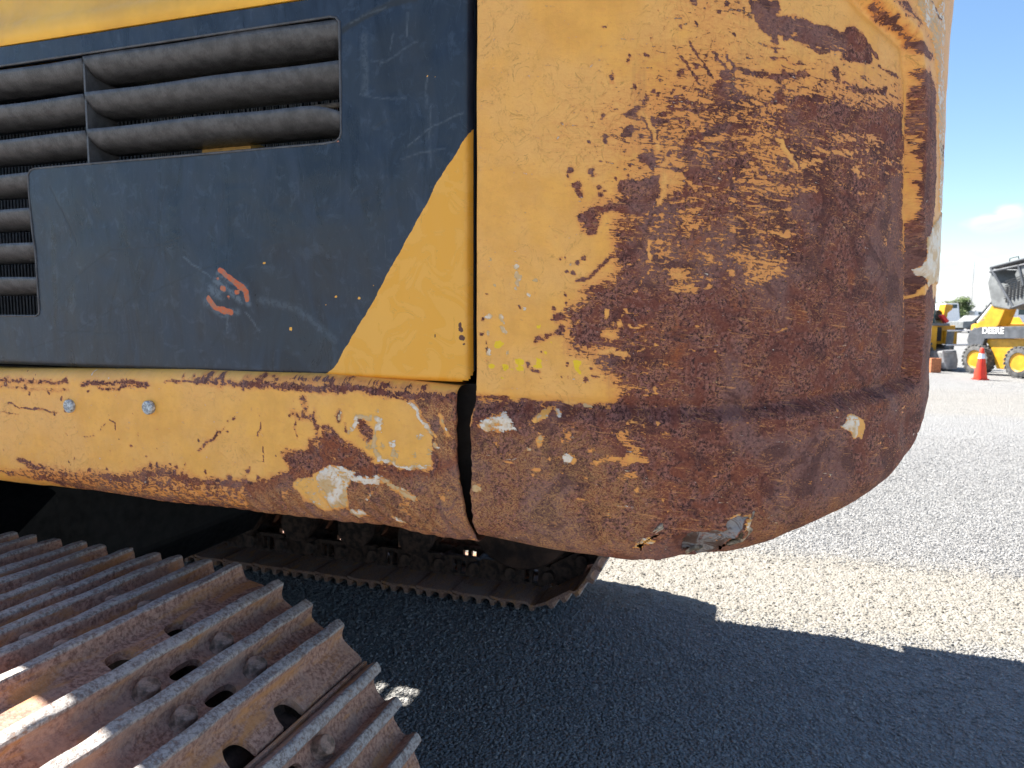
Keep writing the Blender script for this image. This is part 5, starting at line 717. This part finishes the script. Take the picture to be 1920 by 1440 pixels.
cone = thing('traffic_cone', 'bright orange traffic cone with a white band standing on the gravel', 'traffic cone', (10.36, 15.65, 0))
B().box((-.125,-.125,0),(.125,.125,.03)).build('base', ORG, cone, bevel=.012)
B().lathe([(.135,.035),(.11,.2),(.077,.42),(.045,.62),(.034,.69),(.028,.70)], (0,0,0), 'z', 28).build('cone_body', ORG, cone, smooth=True)
B().lathe([(.0725,.47),(.0555,.58)], (0,0,0), 'z', 28).build('reflective_band', BAND, cone, smooth=True)

# second machine, partly behind the counterweight
Yb = 18.2; px = lambda u: Yb*(u-960)/1331; pz_ = lambda v: 1.4-Yb*(v-594)/1331
ld = thing('wheel_loader', 'yellow loader with dark tinted cab and scuffed grey bucket, left of the skid steer', 'loader', (px(1775), Yb, 0))
ox, oz = px(1775), 0
def rb(name, u0, v0, u1, v1, y0, y1, mat, bev=.02): return B().box((px(u0)-ox, y0, pz_(v1)), (px(u1)-ox, y1, pz_(v0))).build(name, mat, ld, bevel=bev)
rb('body', 1700, 612, 1768, 662, .3, 1.8, YEL); rb('nose', 1766, 612, 1811, 648, .5, 1.7, YEL); rb('grille', 1766, 616, 1783, 642, .46, .5, BLK, .005); rb('front_cowl', 1788, 622, 1811, 648, .40, .5, YEL)
rb('cab', 1716, 545, 1763, 609, .5, 1.8, TEAL, .06); rb('deck', 1700, 608, 1790, 612.5, .28, 1.85, LGREY, .01)
cr = B(); cr.tube([(px(1762)-ox, .45, pz_(548)), (px(1766)-ox, .45, pz_(608))], .05, 8); cr.tube([(px(1716)-ox, .45, pz_(546)), (px(1764)-ox, .45, pz_(546))], .05, 8); cr.build('cab_pillar', TEAL, ld, smooth=True)
bk = B(); bk.prism([(px(1754)-ox, pz_(660)), (px(1779)-ox, pz_(656)), (px(1784)-ox, pz_(676)), (px(1783)-ox, .05), (px(1764)-ox, .05), (px(1757)-ox, pz_(680))], -.3, .5); bk.build('bucket', STEEL, ld, bevel=.03)
B().box((px(1752)-ox, -.34, pz_(662)), (px(1772)-ox, -.30, pz_(657.5))).build('bucket_lip', STEEL, ld, bevel=.008)
B().prism([(px(1786)-ox, pz_(621)), (px(1792)-ox, pz_(621)), (px(1790)-ox, pz_(650)), (px(1794)-ox, pz_(694)), (px(1784)-ox, pz_(696)), (px(1780)-ox, pz_(675)), (px(1784)-ox, pz_(650))], .1, .3).build('side_plate', LGREY, ld, bevel=.01)
rb('rear_box', 1790, 650, 1811, 694, .5, 1.4, DGREY); fb = B()
for v in (621.5, 648.5): fb.tube([(px(1776)-ox, .06, pz_(v)), (px(1818)-ox, .06, pz_(v-.5))], .022, 6)
fb.build('guard_rail', WHT, ld, smooth=True)
B().prism([(px(1775)-ox, pz_(593)), (px(1781)-ox, pz_(591)), (px(1792)-ox, pz_(604)), (px(1786)-ox, pz_(608))], .35, .5).build('red_lever', RED, ld, bevel=.01)
B().prism([(px(1803)-ox, pz_(571)), (px(1817)-ox, pz_(573)), (px(1816)-ox, pz_(582)), (px(1808)-ox, pz_(588)), (px(1806)-ox, pz_(606)), (px(1796)-ox, pz_(612)), (px(1800)-ox, pz_(590))], .8, 1.1).build('yellow_arm', YEL, ld, bevel=.015)
B().prism([(px(1790)-ox, pz_(582)), (px(1800)-ox, pz_(583)), (px(1801)-ox, pz_(602)), (px(1788)-ox, pz_(602))], .9, 1.2).build('seat', BLK, ld, bevel=.04)
wheel(ld, px(1795)-ox, 1.2, .36, .38, .3); wheel(ld, px(1722)-ox, .4, .5, .5, .35)
bx = thing('steel_box', 'rust orange steel plate standing on the gravel beside the grey bucket', 'steel plate', (17.6*(1752-960)/1331, 17.6, 0))
B().box((-.12,-.1,0),(.13,.0,.36)).build('plate', RUSTO, bx, bevel=.01)

# far vehicles
def car(name, label, cat, X, Y, rz, L_, W_, H_, bodym, roofm, kind='car', group=None):
    r = thing(name, label, cat, (X, Y, 0), rz, group)
    if kind == 'truck': side = [(-L_/2,.45),(-L_/2,1.1),(-L_*.05,1.12),(L_*.0,H_),(L_*.24,H_),(L_*.33,1.15),(L_*.49,1.02),(L_/2,.45)]
    elif kind == 'van': side = [(-L_/2,.4),(-L_/2,H_-.1),(-L_/2+.15,H_),(L_*.30,H_),(L_*.40,H_*.62),(L_*.49,H_*.5),(L_/2,.4)]
    else: side = [(-L_/2,.4),(-L_/2,.95),(-L_*.33,1.0),(-L_*.20,H_),(L_*.12,H_),(L_*.27,.98),(L_*.48,.85),(L_/2,.4)]
    B().prism(side, -W_/2, W_/2).build('body', bodym, r, bevel=.06)
    wx = (.02, .24) if kind == 'truck' else (-.38, .30) if kind == 'van' else (-.18, .12)
    zt = H_-.12; zl = zt-.42
    for sy in (-1, 1):
        for (a, b_) in ((wx[0]*L_, (wx[0]+wx[1])/2*L_-.04), ((wx[0]+wx[1])/2*L_+.04, wx[1]*L_)):
            wb_ = B().box((a, sy*W_/2-.012 if sy > 0 else -W_/2-.012, zl), (b_, sy*W_/2+.012 if sy > 0 else -W_/2+.012, zt)); wb_.build('window', TEAL, r)
    for wxp in (-L_*.32, L_*.32):
        for sy in (-1, 1):
            wh_ = B().lathe([(.2, -.11), (.34, -.10), (.34, .10), (.2, .11)], (wxp, sy*(W_/2-.08), .34), 'y', 20).build('wheel', TYRE, r, smooth=True)
    return r
fx = lambda u, Y: Y*(u-960)/1331
car('white_van', 'white van with a row of dark windows parked beyond the skid steer', 'van', fx(1930, 50), 50, R_(8), 5.4, 2.0, 2.05, WHT, WHT, 'van')
car('blue_car', 'grey-blue car half hidden behind the dark lift arm, by the white van', 'car', fx(1908, 60), 60, R_(6), 4.4, 1.8, 1.42, BLUE, BLUE)
car('yellow_car', 'small orange-yellow car low behind the skid steer arm', 'car', fx(1868, 45), 45, R_(80), 3.6, 1.7, 1.35, plain('orange_car_paint', (.75, .33, .02), .35), YEL)
car('white_truck', 'white pickup far behind the loader, below the tree', 'pickup truck', fx(1780, 80), 80, R_(175), 5.6, 2.4, 2.8, WHT, WHT, 'truck')
car('far_white_van', 'small white van very far away, seen beneath the lifted cab', 'van', fx(1842, 120), 120, R_(4), 5.2, 2.0, 2.2, WHT, WHT, 'van')
for k, u_ in enumerate((1835, 1852)):
    car('far_car', ['silver car far beyond the tilted hood', 'dark car far beyond the tilted hood'][k], 'car', fx(u_, 60), 60+k, R_(3), 4.4, 1.8, 1.45, [LGREY, DGREY][k], WHT)

# trees on the horizon
LEAF = plain('leaf_green', (.075, .115, .03), .7, 0, .3, .8, .1); LEAF2 = plain('leaf_dark_green', (.045, .075, .028), .7, 0, .3, .8, .1); BARK = plain('bark', (.09, .07, .05), .85)
def tree(u_, Y, h_, wd_, label, mat, seed, group='trees on the horizon'):
    r = random.Random(seed); t_ = thing('tree', label, 'tree', (fx(u_, Y), Y, 0), 0, group)
    tb = B(); tb.tube([(0,0,0),(.1,0,h_*.3),(0,.1,h_*.62)], h_*.035, 8)
    for k in range(5): a = r.uniform(0, 6.28); tb.tube([(0,0,h_*(.3+.05*k)), (math.cos(a)*wd_*.25, math.sin(a)*wd_*.25, h_*(.55+.06*k))], h_*.014, 6)
    tb.build('trunk', BARK, t_, smooth=True)
    nc_ = 26; cs = [(r.gauss(0, wd_*.24), r.gauss(0, wd_*.24), h_*(.62+r.uniform(-.22, .24)), r.uniform(.13, .22)*wd_) for _ in range(nc_)]
    v = []; f = []
    for k in range(5200):
        c = cs[k % nc_]; d_ = Vector((r.gauss(0,1), r.gauss(0,1), r.gauss(0,.8))).normalized()*c[3]*(r.random()**.35); p = Vector(c[:3])+d_
        s0 = wd_*.028*r.uniform(.6, 1.4); a_ = Vector((r.gauss(0,1), r.gauss(0,1), r.gauss(0,1))).normalized(); b1 = a_.orthogonal().normalized(); n0 = len(v)
        v += [p-a_*s0, p+b1*s0*.7, p+a_*s0, p-b1*s0*.7]; f.append((n0, n0+1, n0+2, n0+3))
    o = link('crown', mesh('crown', v, f), mat, t_); return t_
tree(1784, 120, 4.6, 4.3, 'bright green rounded tree on the horizon between the loader cab and the yellow arm', LEAF, 3)
tree(1769, 128, 4.2, 3.6, 'green tree on the horizon hard against the loader cab', LEAF, 4)
tree(1801, 150, 3.9, 3.0, 'small darker tree on the horizon right of the bright one', LEAF2, 5)
hd = B()
v = []; f = []; r = random.Random(9)
for k in range(9000):
    x = r.uniform(60, 200); z = abs(r.gauss(0, 1))*.9+.2; p = Vector((x, 170+r.uniform(-3, 3), z+.4*math.sin(x*.35))); s0 = .35; a_ = Vector((r.gauss(0,1), r.gauss(0,1), r.gauss(0,1))).normalized(); b1 = a_.orthogonal().normalized(); n0 = len(v)
    v += [p-a_*s0, p+b1*s0, p+a_*s0, p-b1*s0]; f.append((n0, n0+1, n0+2, n0+3))
hg = link('distant_hedge', mesh('distant_hedge', v, f), LEAF2); tag(hg, 'low far-off line of dark green shrubs along the horizon', 'hedge', kind='stuff')
pole = thing('mast', 'thin grey mast standing far off behind the machines', 'mast', (fx(1815, 140), 140, 0)); B().lathe([(.06, 0), (.03, 12)], (0,0,0), 'z', 8).build('pole', LGREY, pole)
